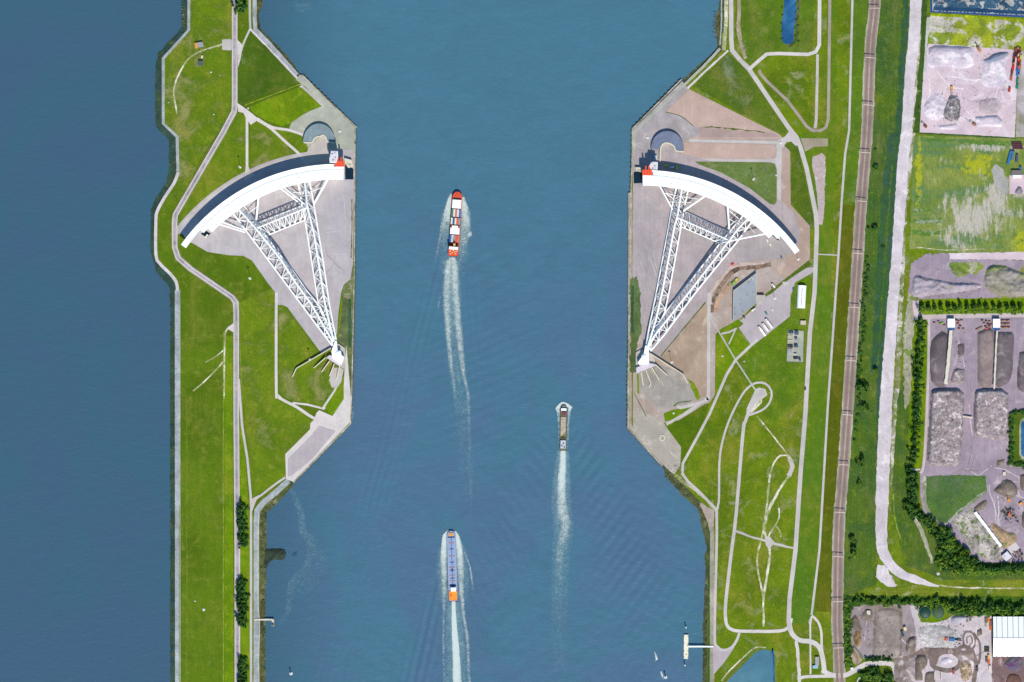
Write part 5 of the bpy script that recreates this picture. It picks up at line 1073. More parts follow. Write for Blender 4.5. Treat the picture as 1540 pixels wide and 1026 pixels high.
# ---------------- foam ----------------
def foam_mat(name, fs, col=(216,232,232)):
    m, t, b = newmat(name, .6, .2); b.inputs['Base Color'].default_value = lin(col); m.blend_method = 'HASHED' if hasattr(m, 'blend_method') else None
    g = N(t, 'ShaderNodeNewGeometry').outputs['Position']; at = N(t, 'ShaderNodeAttribute', attribute_name='foam_amount')
    n = mathn(t, 'ADD', mathn(t, 'SUBTRACT', mathn(t, 'MULTIPLY', noise(t, g, fs, 6, .8, 1.8), 1.5), .37), mathn(t, 'MULTIPLY', noise(t, g, fs*.25, 3, .6), .35))
    s_ = mathn(t, 'ADD', n, mathn(t, 'MULTIPLY', at.outputs['Fac'], 1.0)); a = rmp(t, s_, .72 if fs > .4 else .60, 1.16 if fs > .4 else 1.12, 0, .92 if fs > .4 else .62)
    t.links.new(a, b.inputs['Alpha']); return m
FM = foam_mat('foam', .5)

def foam(name, pts, label, edge=True, dz=.32, m=None):
    """pts: (x, y, width px, density 0..1) centre line; density falls off to the sides"""
    p2 = [p[:2] for p in pts]; acc = [0]
    for i in range(1, len(pts)): acc.append(acc[-1]+math.dist(p2[i], p2[i-1]))
    q = catmull(p2, 3); ac2 = [0]
    for i in range(1, len(q)): ac2.append(ac2[-1]+math.dist(q[i], q[i-1]))
    u = np.array(ac2)/ac2[-1]*acc[-1]; W = np.interp(u, acc, [p[2] for p in pts]); DD = np.interp(u, acc, [p[3] for p in pts]); K = 7; vs = []; dn = []
    for i in range(len(q)):
        a = np.array(q[max(i-1, 0)]); b = np.array(q[min(i+1, len(q)-1)]); d = (b-a)/(np.linalg.norm(b-a)+1e-9); n = np.array((-d[1], d[0]))
        for k in range(K):
            s_ = k/(K-1)*2-1; p = np.array(q[i])+n*s_*W[i]*.75; vs.append((X(p[0]), Y(p[1]), WZ+dz+.55)); dn.append(DD[i]*max(0, 1-s_*s_)**.8-(.35 if abs(s_) > .99 else 0))
    fs = [(i*K+k, i*K+k+1, (i+1)*K+k+1, (i+1)*K+k) for i in range(len(q)-1) for k in range(K-1)]; a, b, c = [Vector(vs[k]) for k in fs[0][:3]]
    if (b-a).cross(c-a).z < 0: fs = [f[::-1] for f in fs]
    o0 = vs[0]; me = raw(name, [(x-o0[0], y_-o0[1], z-o0[2]) for x, y_, z in vs], fs, m or FM); at = me.attributes.new('foam_amount', 'FLOAT', 'POINT'); at.data.foreach_set('value', dn)
    o = D.objects.new(name, me); o.location = o0; COL.objects.link(o); return tag(o, label, 'foam', None, 'stuff')
FM2 = foam_mat('foam_thin', .3, (152,196,206))
foam('wake_foam', [(679,388,7,.5),(675,398,9,.48),(673,420,10,.45),(672,445,10,.42),(672.5,470,10,.4),(675.5,520,7,.4),(679,555,6,.35),(683,580,5,.3),(685,605,4,.18),(688,640,4,.05)], 'left foam streak trailing behind the red container ship')
foam('wake_foam', [(681,387,7,.5),(683.5,398,9,.5),(684.5,420,10,.46),(686,450,10,.43),(688,480,10,.41),(692,520,9,.38),(697,560,6,.36),(703,590,5,.32),(705,620,5,.25),(706,680,6,.18),(708,740,6,.14),(706,790,5,.06)], 'right foam streak trailing behind the red container ship', dz=.33)
foam('wake_foam', [(679,390,12,.4),(679,420,14,.3),(680,460,16,.22),(684,520,16,.14),(690,580,14,.08)], 'thin foam between the two streaks of the red ship', dz=.30)
foam('bow_foam', [(679,291,4,.4),(677,300,8,.6),(675,315,12,.55),(672,328,14,.45),(668,345,12,.32),(665,370,9,.2)], 'foam along the left side of the red container ship', dz=.31)
foam('bow_foam', [(696,296,5,.5),(698,310,10,.58),(700,325,13,.5),(700,345,14,.38),(696,370,13,.3),(692,395,10,.18)], 'foam along the right side of the red container ship', dz=.31)
foam('wave_crest_foam', [(675,299,1.5,.6),(671,313,2,.65),(668,327,1.6,.5)], 'bright crest left of the red ship bow', dz=.34); foam('wave_crest_foam', [(696,298,2,.6),(699,312,2,.6),(703,329,1.6,.5),(708,336,1,.3)], 'bright crest right of the red ship bow', dz=.34)
foam('wake_foam', [(682,904,5,.9),(682.5,925,6,.9),(684,955,8,.85),(686,985,10,.75),(688,1040,13,.65)], 'broad white wake trailing behind the blue tanker')
foam('bow_foam', [(675,798,3,.5),(669,806,6,.75),(668,820,8,.7),(667,840,9,.55),(668,870,8,.42),(668,905,6,.32),(667,940,4,.26),(667,975,4,.3),(668,1040,4,.2)], 'foam along the left side of the blue tanker', dz=.31)
foam('bow_foam', [(684,799,4,.5),(687,808,7,.75),(690,822,9,.65),(692,840,10,.55),(693,860,9,.45),(694,890,7,.4),(698,930,5,.36),(703,965,5,.36),(706,1040,5,.3)], 'foam along the right side of the blue tanker', dz=.31)
foam('wave_crest_foam', [(698,830,3,.3),(706,850,2.5,.35),(709,868,3,.4),(712,890,3,.15)], 'broken crest right of the blue tanker', dz=.34)
foam('wake_foam', [(847,676,7,.75),(846.5,695,9,.65),(845,720,11,.6),(844.5,750,13,.48),(847,775,15,.42),(851,788,14,.4),(845,815,12,.32),(841,840,11,.26),(840,880,12,.17),(842,950,10,.1),(843,1000,7,.03)], 'long foamy wake trailing behind the barge')
foam('bow_foam', [(836,616,4,.5),(841,611,5,.75),(846,607,5,.75),(852,609,5,.75),(860,614,4,.6)], 'bright bow wave in front of the barge', dz=.34); foam('bow_foam', [(839,614,6,.6),(840,625,4,.4),(841,650,3,.3),(841,676,3,.2)], 'foam along the left side of the barge', dz=.33); foam('bow_foam', [(857,613,5,.6),(855,630,4,.35),(853,676,3,.25)], 'foam along the right side of the barge', dz=.33)
foam('spray', [(984,980,2,.4),(987,988,2.4,.5),(986,995,2,.3)], 'small foam crescent round the tiny motorboat'); foam('spray', [(994,1010,3,.4),(996,1016,3,.6),(998,1022,2,.3)], 'foam beside the right river beacon')

for a, lb in (([(434,730,8,.1),(452,770,10,.2),(456,800,12,.22),(470,820,16,.22),(462,850,12,.2),(440,880,14,.2),(432,920,8,.15),(420,940,8,.1)], 'faint foam lines drifting off the left bank'), ([(528,600,4,.3),(529,625,5,.35),(524,640,5,.3),(500,665,6,.2)], 'foam lapping at the south corner of the left quay'), ([(456,800,30,.05),(478,850,30,.08),(440,890,30,.05)], 'scattered foam flecks off the stone groyne'), ([(440,5,10,.1),(455,12,14,.2),(470,4,8,.1)], 'light foam patch at the top of the channel')): foam('foam', a, lb, m=FM2)
# ---------------- vehicles ----------------
def car(label, px, py, rz, col, L=4.4, group=None, W=1.8):
    t = thing('car', label, 'car', P(px, py, .35), group, rz); m = F('car_%d_%d_%d' % col, col, .35, .5, .03)
    mb = MB(); mb.box((0, 0, .35), (W, L, .65)); bl('body', mb, m, t); bl('roof', MB().box((0, -.15, 1.0), (W*.88, L*.5, .55), 0, .85), m, t); bl('windscreen', MB().box((0, L*.19, 1.0), (W*.82, .5, .35), 0, .8), F('window_dark', (50,64,84)), t)
    for x in (-1, 1):
        for y_ in (-1, 1): bl('wheel', MB().tube((x*W*.42, y_*L*.3, .35), (x*W*.5, y_*L*.3, .35), .35, 10), DRK, t)
    return t
def truck(label, px, py, rz, cab, boxc, L=12, W=2.5, h=3.2, name='truck', group=None):
    t = thing(name, label, 'truck', P(px, py, .35), group, rz); bl('cab', MB().box((0, L/2-1.1, .5), (W, 2.2, 2.4), 0, .93), pal('cab_%d%d%d' % cab, cab), t); bl('cargo_box', MB().box((0, -1.2, .9), (W, L-2.6, h-.9)), pal('box_%d%d%d' % boxc, boxc), t); bl('chassis', MB().box((0, -.6, .4), (W*.7, L-1.4, .5)), DRK, t)
    for y_ in (-L*.38, -L*.26, L*.34):
        for x in (-1, 1): bl('wheel', MB().tube((x*W*.36, y_, .5), (x*W*.5, y_, .5), .5, 10), DRK, t)
    return t
aa = rd(36)
for x, y_, lb in ((1146,498.5,'westernmost'), (1151,492.6,'middle'), (1156.5,487,'easternmost')): truck('%s of the three long white trailers on the car park' % lb, x, y_, aa, (240,240,240), (250,250,250), 15 if lb != 'middle' else 13, 2.9, 3.6, 'trailer_truck', 'white trailers on the car park')
car('teal car in the middle of the car park', 1152, 471, aa, (40,130,130)); car('white car northeast of the teal car on the car park', 1161.5, 466, aa, (230,232,236)); car('teal car parked left of the arched hall', 1193, 435, 0, (40,110,130)); car('dark blue car by the south wall of the office building', 1118.6, 476.5, aa, (50,76,104)); car('dark car driving down the access road right of the loop path', 1211, 584.5, 0, (60,64,70)); car('silver car by the south corner of the office building', 1113.5, 481.5, aa, (190,190,186))
truck('white van parked at the east wall of the office building', 1133, 466, rd(-54), (236,236,236), (240,240,236), 6, 2.2, 2.6, 'van'); truck('white truck parked on the sand north of the ramp', 1163, 430, aa, (236,236,230), (244,244,238), 6.5, 2.4, 3, 'van')
car('bright red car on the lavender dock road', 1101.5, 397.2, rd(-55), (250,40,20), 4.4, W=2.2); car('white car at the recess of the right gate', 1154, 362, rd(30), (240,240,240)); car('white car beside the recess, nearer the trench', 1158, 368, rd(30), (236,234,220)); car('blue car on the dock floor near the landward end of the right gate', 1175, 387, .3, (50,90,160), 3.4)
def excavator(label, px, py, rz, col, arm=(200,150,50)):
    t = thing('excavator', label, 'excavator', P(px, py, .3), None, rz); m = pal('ex_%d%d%d' % col, col)
    for s_ in (-1, 1): bl('track', MB().box((s_*1.3, 0, 0), (.7, 4.2, 1.0)), DRK, t)
    bl('body', MB().box((0, -.6, 1.0), (3.0, 3.8, 1.6)), m, t); bl('cab', MB().box((-.8, .9, 1.0), (1.2, 1.7, 2.2)), m, t); ar = bl('boom', MB().tube((.5, 1, 2), (.5, 4.2, 4.6), .35, 6).tube((.5, 4.2, 4.6), (.5, 6.6, 2.2), .3, 6), m, t); bl('bucket', MB().box((.5, 6.9, .9), (1.3, 1.0, 1.2)), DRK, ar); return t
excavator('yellow excavator in the trench west of the office building', 1107, 421.5, 2.3, (220,210,60)); excavator('green excavator in the trench west of the office building', 1102.5, 426.5, 2.0, (110,200,70)); excavator('orange excavator on the dark rubble of the pink yard', 1431, 133, rd(180), (244,170,50)); excavator('brown loader at the bottom left of the pink yard', 1391.5, 190, .8, (140,84,64)); excavator('yellow machine on the brown heap in the southeast yard', 1518.5, 741, 0, (240,200,120)); excavator('orange machine south of the brown heap in the southeast yard', 1516.8, 752, .5, (240,160,60)); excavator('orange machine at the right edge of the southeast yard', 1535, 757.5, -.9, (250,170,50)); excavator('rusty machine among scrap in the southeast yard', 1517.5, 774, .1, (220,120,70)); excavator('rusty loader left of the low white heap in the pink yard', 1465, 187, 1.0, (176,120,96)); excavator('small orange excavator at the north end of the pink yard', 1473.2, 76, .6, (214,150,84)); excavator('brown excavator beside the small orange one in the pink yard', 1471, 72.2, .6, (140,110,96))
truck('yellow green truck in the shade behind the right gate', 1001.5, 248.6, rd(90), (200,220,40), (210,230,50), 5.5, 2.3, 2.4, 'van'); truck('white truck between two yellow green ones behind the right gate', 1010.5, 251.3, rd(88), (200,210,230), (220,230,244), 6.5, 2.3, 2.8, 'van'); truck('short yellow green truck behind the right gate, easternmost', 1017.8, 252, 0, (220,224,50), (206,230,60), 5.5, 2.3, 2.4, 'van')
block('container', 'pale blue cabinet in the tower shadow behind the right gate', 'container', 986, 237, 3, 5.2, 2.6, 0, F('pale_blue', (190,214,236)))
for x, y_, lb in ((1457,922,''),): pass
# ---------------- skips and containers in the yards ----------------
def skip0():
    t = thing('container', '', 'container', (0, 0, 0), 'containers and skips in the yards'); return t
def cont(label, px, py, rz, col, L=6.2, W=2.6, h=2.5, open_=False, group='containers and skips in the yards'):
    t = thing('container', label, 'container', P(px, py, .45), group, rz); m = pal('c_%d_%d_%d' % col, col); bl('body', MB().box((0, 0, 0), (W, L, h)), m, t)
    mb = MB()
    for k in range(5): mb.box((0, (k-2)*L*.22, h), (W*.96, .16, .1))
    bl('lid_rib', mb, F('c_dark', (70,54,50)), t); bl('door', MB().box((0, L/2+.04, .1), (W*.9, .1, h*.9)), F('c_dark', (70,54,50)), t); return t
BR1, BR2, BR3 = (150,78,60), (120,62,52), (196,120,90)
cl_ = [(1410,255,BR1),(1412,300,BR2),(1442,235,BR3),(1442,268,BR1),(1472,248,BR1),(1474,285,BR3),(1390,335,BR2),(1384,415,BR3),(1424,320,BR1),(1378,495,(250,20,10)),(1362,560,BR2),(1455,385,(255,70,20)),(1487,350,(200,220,90)),(1446,440,BR1),(1448,465,BR3),(1474,420,BR1),(1472,500,BR3),(1436,525,(40,120,190)),(1458,560,(40,130,210)),(1440,590,(60,140,210)),(1350,650,BR3),(1324,815,(200,60,50)),(1438,685,(50,150,120)),(1434,770,(30,150,120)),(1386,390,BR2),(1446,300,(220,210,214))]
RN = {BR1: 'brown', BR2: 'dark brown', BR3: 'pale rusty', (250,20,10): 'bright red', (255,70,20): 'orange red', (200,220,90): 'lime', (40,120,190): 'blue', (40,130,210): 'blue', (60,140,210): 'light blue', (200,60,50): 'red', (50,150,120): 'green', (30,150,120): 'deep green', (220,210,214): 'pale'}
cl_.sort(key=lambda c: c[1])
for i, (a, b, c) in enumerate(cl_): cont('%s container, %s from the north, in the rows beside the pink yard' % (RN[c], ORD[i]), 1380+a/9.59, 50+b/9.59, rd(-9), c)
for i, (x, y_, c, lb) in enumerate(((1454.5,932,(150,140,110),'olive skip left of the orange one near the warehouse corner'), (1459,930,(110,106,104),'dark grey skip at the north of the row near the warehouse'), (1482.5,933,(120,116,90),'olive container at the top of the row by the warehouse'), (1486.5,932,(250,140,30),'bright orange container by the warehouse northwest corner'), (1483,939.5,(200,186,150),'beige container south of the orange one'), (1489.5,944,(230,120,60),'orange container against the warehouse wall'), (1489.5,936.5,(160,110,96),'brown container against the warehouse wall'), (1471.5,953,(150,140,120),'beige container of the pair on the pale yard'), (1475,951,(110,112,90),'olive container of the pair on the pale yard'), (1484,975,(60,70,58),'dark green container near the warehouse, upper'), (1484,979,(70,80,66),'dark green container near the warehouse, lower'), (1486.5,988,(250,196,90),'yellow container southwest of the warehouse'), (1487,995,(232,120,84),'salmon container southwest of the warehouse'), (1483.5,992,(120,84,72),'brown container southwest of the warehouse'), (1488.4,1004.5,(250,240,220),'white box southwest of the warehouse'), (1434,1010,(190,90,84),'red container on the dark southern mud'), (1469.5,1006,(84,88,76),'dark container in the southern yard'))): cont(lb, x, y_, 0 if not 'dark green' in lb else rd(90), c)
for x, y_, rz, c, L_, lb in ((1518,237,rd(-14),(30,120,190),18,'long bright blue container in the weedy field'), (1523,234,rd(-12),(90,120,140),12,'grey blue container beside the long bright blue one'), (1529,238,rd(-5),(70,84,120),10,'dark blue container east of the blue ones'), (1534.5,253,0,(40,130,210),4,'blue box at the right edge above the white roofed shed')): cont(lb, x, y_, rz, c, L_, 3)
for r in range(4):
    for c in range(2): cont('%s maroon stack from the top, %s column, at the right edge' % (ORD[r], ('western', 'eastern')[c]), 1524.5+c*8+r*.8, 215+r*2.9, rd(90), (110,56,70), 6.4, 1.6, 1.6, group='maroon pallet stacks')
block('shed', 'white roofed shed with a pale forecourt at the right edge', 'shed', 1529, 266, 11, 3.6, 4, 0, CW2, WHITE); block('shed', 'grey ribbed roofed shed at the right edge above the white roof', 'shed', 1528.5, 260, 13, 6, 3.4, 0, CWALL, F('roof_ribbed', (120,116,116)), vents=3)
patch('yard', [(1518,264),(1560,262),(1560,292),(1518,292)], YPK, 8)
mound('heap', [(1526,288),(1531,280),(1536,282),(1538,291),(1528,292)], 3, G('ash_grey', (150,144,156), fine=.2), 3, .3, label='small grey heap on the forecourt at the right edge', cat='heap')
# pallets and crates
def crate0(col): return None
k = 0; spots = [(1404.8,485.5,BR1),(1411.5,484,(140,140,100)),(1414,487,(150,150,110)),(1417.5,486,(150,230,60)),(1420,489,BR1),(1438,481.5,(90,80,60)),(1441.5,483,BR1),(1446,482,(160,120,90)),(1440.5,487,BR1),(1444,490.5,(90,60,50)),(1442,494.5,BR1),(1448.5,495,(150,140,120)),(1477,482,(110,70,60)),(1483,483,(120,60,50)),(1488,483.5,(150,110,90)),(1480,486.5,(160,130,110)),(1485.5,487.5,(70,60,60)),(1489.5,488.5,BR1),(1482,491,(110,60,50)),(1484,494.3,(250,110,80)),(1487.5,491,BR1),(1472,494,(160,130,90)),(1475.5,492.5,(170,140,100)),(1469,495.5,(150,120,90))]
for j in range(5):
    for r in range(3): spots.append((1505+j*3.0, 482+r*5.2, [(120,80,60),(170,130,96),(200,120,80)][(j+r) % 3]))
for i, (x, y_, c) in enumerate(spots):
    lb = '%s pallet of goods from the west in the rows beside the white sheds' % ORD[min(i, 23)] if i < 24 else '%s pallet from the west, %s row, east of the eastern shed' % (ORD[(i-24)//3], ORD[(i-24) % 3])
    t = thing('pallet_stack', lb, 'pallet', P(x, y_, .45), 'pallets beside the sheds'); bl('pallet', MB().box((0, 0, 0), (3.4, 1.5, .3)), F('wood', (170,130,96)), t); bl('load', MB().box((0, 0, .3), (3.1, 1.3, 1.4)), pal('l_%d%d%d' % c, c), t)
for i in range(34):
    x, y_ = 1504+rng.uniform(0, 34), 825+rng.uniform(0, 18)
    if i < 20: x, y_ = [(1512,764),(1515,767),(1520,766),(1524,768),(1509,768),(1511,772),(1514,775),(1513,781),(1524,777),(1528,779),(1531,785),(1519,772),(1507,770),(1526,830),(1530,832),(1534,829),(1537,834),(1528,838),(1533,838),(1537,841)][i]
    else: continue
    t = thing('scrap_machine', '%s item from the northwest among the scrap in the southeast yard' % ORD[i], 'machinery', P(x, y_, .5), 'scrap and machine parts', rng.uniform(0, 3)); c = [(90,80,76),(70,66,60),(60,90,120),(150,110,80),(110,100,90)][i % 5]
    bl('body', MB().box((0, 0, 0), (rng.uniform(2, 4), rng.uniform(1.5, 3), rng.uniform(1, 2.4)), 0, .8), pal('s_%d' % (i % 5), c), t); bl('arm', MB().tube((0, 0, 1), (2, 2, 2.4), .25), DRK, t)
# ---------------- heaps ----------------
HD = G('heap_dark', (126,116,122), (110,100,106), (146,136,142), scale=.04, thr=.56, fine=.12, bump=.5); HB = G('heap_brown', (136,124,116), (118,106,98), (156,144,138), scale=.04, thr=.55, fine=.14, bump=.5)
HR = G('heap_rubble', (180,168,172), (152,140,146), (216,204,206), scale=.05, thr=.54, fine=.34, fs=.4, bump=1.0, s3=.12); HW = G('heap_white', (226,214,228), (206,198,216), (234,228,236), scale=.04, thr=.5, fine=.1, bump=.3); HG = G('heap_grey', (156,150,162), (140,136,152), fine=.15, bump=.6); HL = G('heap_lilac', (186,176,190), (170,160,172), (150,160,110), scale=.03, thr=.64, soft=.05, fine=.12, bump=.6)
HPK = G('heap_pinkish', (160,142,142), (142,128,130), fine=.12, bump=.4)
hp = lambda pl, h, m, lb, **k: mound('heap', pl, h, m, label=lb, cat='heap', group='heaps of material in the yards', **k)
hp([(1401,512),(1408,504),(1424,502),(1425,577),(1404,578),(1399,560),(1398,530)], 5, HD, 'dark heap left of the wide white conveyor', edge=9)
hp([(1434,556),(1450,555),(1451,575),(1430,577)], 3.5, HR, 'small rough heap right of the wide white conveyor', edge=4, nz=1.2); hp([(1440,518),(1449,516),(1450,534),(1442,536)], 2, HD, 'low dark heap between the sheds', edge=4)
hp([(1470,500),(1494,498),(1493,577),(1472,578),(1470,550)], 4.5, HPK, 'brownish heap left of the narrow conveyor', edge=6); hp([(1498,500),(1522,500),(1524,520),(1522,560),(1514,577),(1496,577)], 5, HD, 'dark heap right of the narrow conveyor', edge=8)
hp([(1533,530),(1560,530),(1560,584),(1531,584)], 5, HD, 'dark heap at the right edge of the compost yard', edge=6)
hp([(1400,590),(1406,586),(1444,586),(1449,592),(1448,640),(1444,690),(1436,700),(1398,700),(1394,694),(1397,640)], 7.5, HR, 'largest rubble heap, long and pale, in the compost yard', edge=4, nz=1.5, nf=.3, jit=.4)
hp([(1466,590),(1474,586),(1508,586),(1516,592),(1516,630),(1512,658),(1490,660),(1466,652),(1465,610)], 7.5, HR, 'second rubble heap, east of the largest one', edge=4, nz=1.4, nf=.3, jit=.4)
hp([(1393,82),(1400,70),(1420,68),(1464,72),(1464,92),(1468,96),(1450,104),(1420,100),(1398,102)], 1.5, HW, 'broad pale heap at the northwest of the pink yard', edge=20, nz=1.0, nf=.3, ridge=.9, jit=1.6); hp([(1397,72),(1405,68.5),(1450,70),(1462,73),(1455,77),(1440,81),(1425,79),(1404,78),(1396,84)], 3.5, G('heap_ash', (176,170,190), (162,158,178), fine=.1, bump=.5), 'grey lilac strip heap along the north edge of the pink yard', edge=5)
hp([(1476,112),(1480,92),(1490,86),(1512,82),(1518,84),(1512,100),(1514,125),(1500,132),(1480,130),(1473,122)], 1.6, HW, 'pale crumbly heap west of the containers', edge=12, nz=1.4, nf=.35, ridge=.8, jit=1.6); hp([(1478,90),(1486,87),(1492,82),(1506,78),(1518,80),(1512,86),(1498,94),(1486,96)], 5, G('heap_blue_grey', (160,164,184), (132,142,166), fine=.08, bump=.4), 'smooth blue grey heap west of the containers', edge=6)
hp([(1422,160),(1430,142),(1440,144),(1444,162),(1440,182),(1424,180),(1418,172)], 4.5, G('heap_gravel_dark', (150,144,146), (116,112,116), (190,186,196), scale=.15, thr=.52, fine=.35, s3=.2, bump=1.), 'dark rubble heap under the orange excavator', edge=5, nz=1.8, nf=.35); hp([(1388,160),(1400,144),(1414,140),(1422,148),(1420,175),(1412,182),(1392,176)], 1.8, HW, 'bluish white rubble heap left of the dark rubble', edge=8, nz=1.4, nf=.3)
hp([(1408,190),(1440,186),(1440,194),(1412,195)], 2, HW, 'low white heap at the bottom edge of the pink yard', edge=4, nz=.9); hp([(1466,176),(1500,174),(1508,182),(1506,190),(1470,190)], 3, HW, 'ridged white heap at the bottom of the pink yard', edge=4, nz=.6, ridge=1.2); hp([(1474,150),(1500,148),(1506,164),(1490,172),(1472,166)], 1.6, G('heap_rosy', (196,182,192), (180,166,176), fine=.15, bump=.5), 'low rosy heap right of the dark rubble', edge=8, nz=.6)
hp([(1371,424),(1374,416),(1384,415),(1400,419),(1425,424),(1440,426),(1470,426),(1478,431),(1462,436),(1440,440),(1400,444),(1374,446)], 3.0, HL, 'long lilac earth berm north of the tree row', edge=6, nz=2.0, nf=.28, ridge=2.6); hp([(1480,422),(1484,404),(1494,399),(1512,400),(1530,408),(1560,418),(1560,440),(1520,446),(1496,442),(1482,432)], 4.2, G('heap_weedy', (170,164,160), (150,146,130), (138,150,96), scale=.04, thr=.53, fine=.18, bump=.6), 'weedy curved berm at the east end of the tree row', edge=7, nz=1.9, nf=.26, ridge=2.8)
hp([(1319,918),(1324,915),(1346,915),(1351,920),(1352,985),(1316,986),(1317,950)], 2.4, G('heap_brown_flat', (168,158,154), (150,140,134), (122,108,94), scale=.06, thr=.6, fine=.14, s3=.08, bump=.4), 'long rectangular brown heap in the southwest yard', edge=5); 
for x in ((1317,1325),(1342,1350)): road('track', [((x[0]+x[1])/2,918),((x[0]+x[1])/2-2,985)], 5, BRN, 8, True, .8)
hp([(1362,966),(1368,958),(1377,957),(1376,974),(1374,982),(1364,982)], 4.5, HB, 'small teardrop brown heap beside the pale yard', edge=5); hp([(1376,990),(1380,985),(1393,986),(1394,1000),(1386,1008),(1388,1024),(1377,1024)], 4, HB, 'brown heap at the bottom edge between two yards', edge=5, nz=.8); hp([(1392,1012),(1405,1010),(1405,1030),(1391,1030)], 3.5, HB, 'dark brown heap cut by pale walls at the bottom edge', edge=3)
hp([(1416,990),(1428,988),(1434,994),(1424,1000),(1414,998)], 2.4, HW, 'low pale heap inside the looping mud track', edge=4, nz=1.0); hp([(1443,1000),(1450,992),(1460,1000),(1461,1016),(1452,1026),(1446,1020)], 3, G('heap_wood', (206,184,160), (170,146,120), (120,100,84), scale=.2, thr=.55, fine=.35, s3=.25, bump=1.), 'pale wood heap inside the mud loop', edge=4, nz=1.6, nf=.4)
hp([(1295,925),(1302,916),(1310,917),(1312,928),(1306,934),(1296,932)], 3, HB, 'small round heap near the northwest of the southwest yard', edge=4, nz=.8); hp([(1283,960),(1288,946),(1294,950),(1294,968),(1288,974)], 2.5, G('heap_timber', (190,150,110), (130,110,80), fine=.4, bump=1.), 'orange brown timber heap at the west edge of the southwest yard', edge=3, nz=1.4, nf=.4); hp([(1281,930),(1286,924),(1292,936),(1296,950),(1288,950),(1282,944)], 2.5, HB, 'scrub covered brown heap at the west edge of the southwest yard', edge=3, nz=1.4, nf=.4)
hp([(1430,928),(1440,926),(1462,927),(1466,931),(1450,934),(1436,939),(1430,935)], 3, G('heap_pale_grey', (206,202,216), (176,176,192), fine=.12, bump=.5), 'pale ridged heap along the belt of shrubs', edge=4, nz=.9, ridge=1.2); hp([(1380,945),(1400,940),(1425,942),(1440,955),(1438,970),(1410,975),(1385,970)], 1.6, G('heap_rubble_white', (214,210,212), (186,184,186), (140,140,110), scale=.1, thr=.62, fine=.25, s3=.15, bump=.8), 'broad white rubble heap in the middle of the pale yard', edge=9, nz=1.0, nf=.35)
hp([(1503,728),(1508,722),(1520,722),(1530,734),(1528,746),(1516,750),(1506,744),(1494,738)], 6.5, HB, 'brown heap under the yellow machine in the southeast yard', edge=9); hp([(1464,764),(1472,757),(1480,752),(1484,752),(1484,758),(1478,766),(1470,770),(1465,768)], 3.2, HB, 'pair shaped brown heap above the long white conveyor', edge=4); hp([(1500,790),(1514,800),(1526,802),(1530,812),(1520,822),(1508,824),(1502,810),(1492,796),(1488,786)], 3, G('heap_ochre', (190,160,130), (150,136,110), (120,130,80), scale=.08, thr=.56, fine=.25, bump=.8), 'ochre and green heap right of the long white conveyor', edge=5, nz=1.2, nf=.3)
hp([(1534,714),(1560,712),(1560,740),(1536,736)], 4, HB, 'dark brown heap at the right edge above the scrap', edge=5); hp([(1538,770),(1560,768),(1560,795),(1538,793)], 3, HB, 'dark brown heap at the right edge below the scrap', edge=4); hp([(1500,692),(1511,690),(1510,697),(1499,702)], 2, HB, 'tiny brown heap left of the rectangular pool', edge=3)
hp([(1518,988),(1536,987),(1538,1000),(1530,1010),(1518,1008),(1510,1000)], 3.5, G('heap_purple', (112,98,122), (120,124,132), (104,70,110), scale=.08, thr=.52, fine=.12, bump=.4), 'purple grey heap south of the warehouse', edge=5); hp([(1512,1026),(1518,1014),(1532,1016),(1536,1034),(1512,1034)], 3, G('heap_rust', (144,110,100), (120,92,84), fine=.2, bump=.6), 'rusty brown heap at the bottom right corner', edge=3)
hp([(1405,728),(1405,728.1),(1406,729)], .1, HD, 'x', edge=1).hide_render if False else None
# low walls of bays at the bottom edge
for x, y0_, y1_, lb in ((1405.5,1010,1022,'left'), (1415.5,1010,1022,'right')):
    t = thing('bay_wall', '%s pale bay wall on the dark mud at the bottom edge' % lb, 'wall', P(x, 1016)); bl('wall', MB().box((0, 0, 0), (.9, 10.5, 3)), CW2, t); bl('coping', MB().box((0, 0, 3), (1.1, 10.7, .25)), CW2, t)
t = thing('boundary_wall', 'dark low wall slanting across the southwest corner of the yard', 'wall', P(1290, 982)); mb = MB(); road('x', [(1284,973),(1298,990)], .9, None, smooth=False, z=3, thick=3, mb=mb); build('wall', mb, DRK, t); mb = MB(); road('x', [(1284,973),(1298,990)], .5, None, smooth=False, z=3.2, thick=.2, mb=mb); build('coping', mb, CWALL, t)
block('cabin', 'white cabin with a blue lid on the grass between the two access roads', 'cabin', 1226, 1003, 6.4, 3.6, 2.6, 0, LW, F('lid_blue', (150,200,226))); block('cabin', 'pale tall cabin north of the blue lidded one', 'cabin', 1228.5, 994.5, 4.4, 11, 2.8, 0, CW2, RGR); block('cabin', 'small green roofed cabin in the wooded loop at the bottom edge', 'cabin', 1322, 1022.5, 4.2, 3.2, 2.6, 0, CWALL, F('roof_turq', (50,150,140))); block('cabin', 'tiny white hut beside the level crossing road', 'hut', 1281, 1005.5, 3.4, 2.4, 2.4, .1, LW); block('cabin', 'white hut on the small yard plot west of the boundary wall', 'hut', 1306, 921.5, 4, 5, 2.6, 0, CW2)
patch('yard', [(1278,986),(1286,979),(1297,992),(1290,1002),(1284,998)], G('plot_tan', (176,160,150), (150,130,110), fine=.3, scale=.1), 8)
t = thing('screening_machine', 'blue and red screening machine on the pale yard', 'machinery', P(1431, 962, .5), None, rd(84)); bl('hopper', MB().box((0, 0, 0), (4, 7, 3.4)), pal('scr_blue', (50,120,180)), t); bl('engine_house', MB().box((0, 7, 0), (4, 4, 3)), pal('scr_red', (210,90,80)), t); bl('conveyor_arm', MB().box((.5, -8.5, 2), (1.6, 9, .6)), DRK, t); bl('conveyor_arm', MB().box((0, 12.5, 1), (1.2, 8, .5)), pal('scr_cream', (210,190,140)), t)
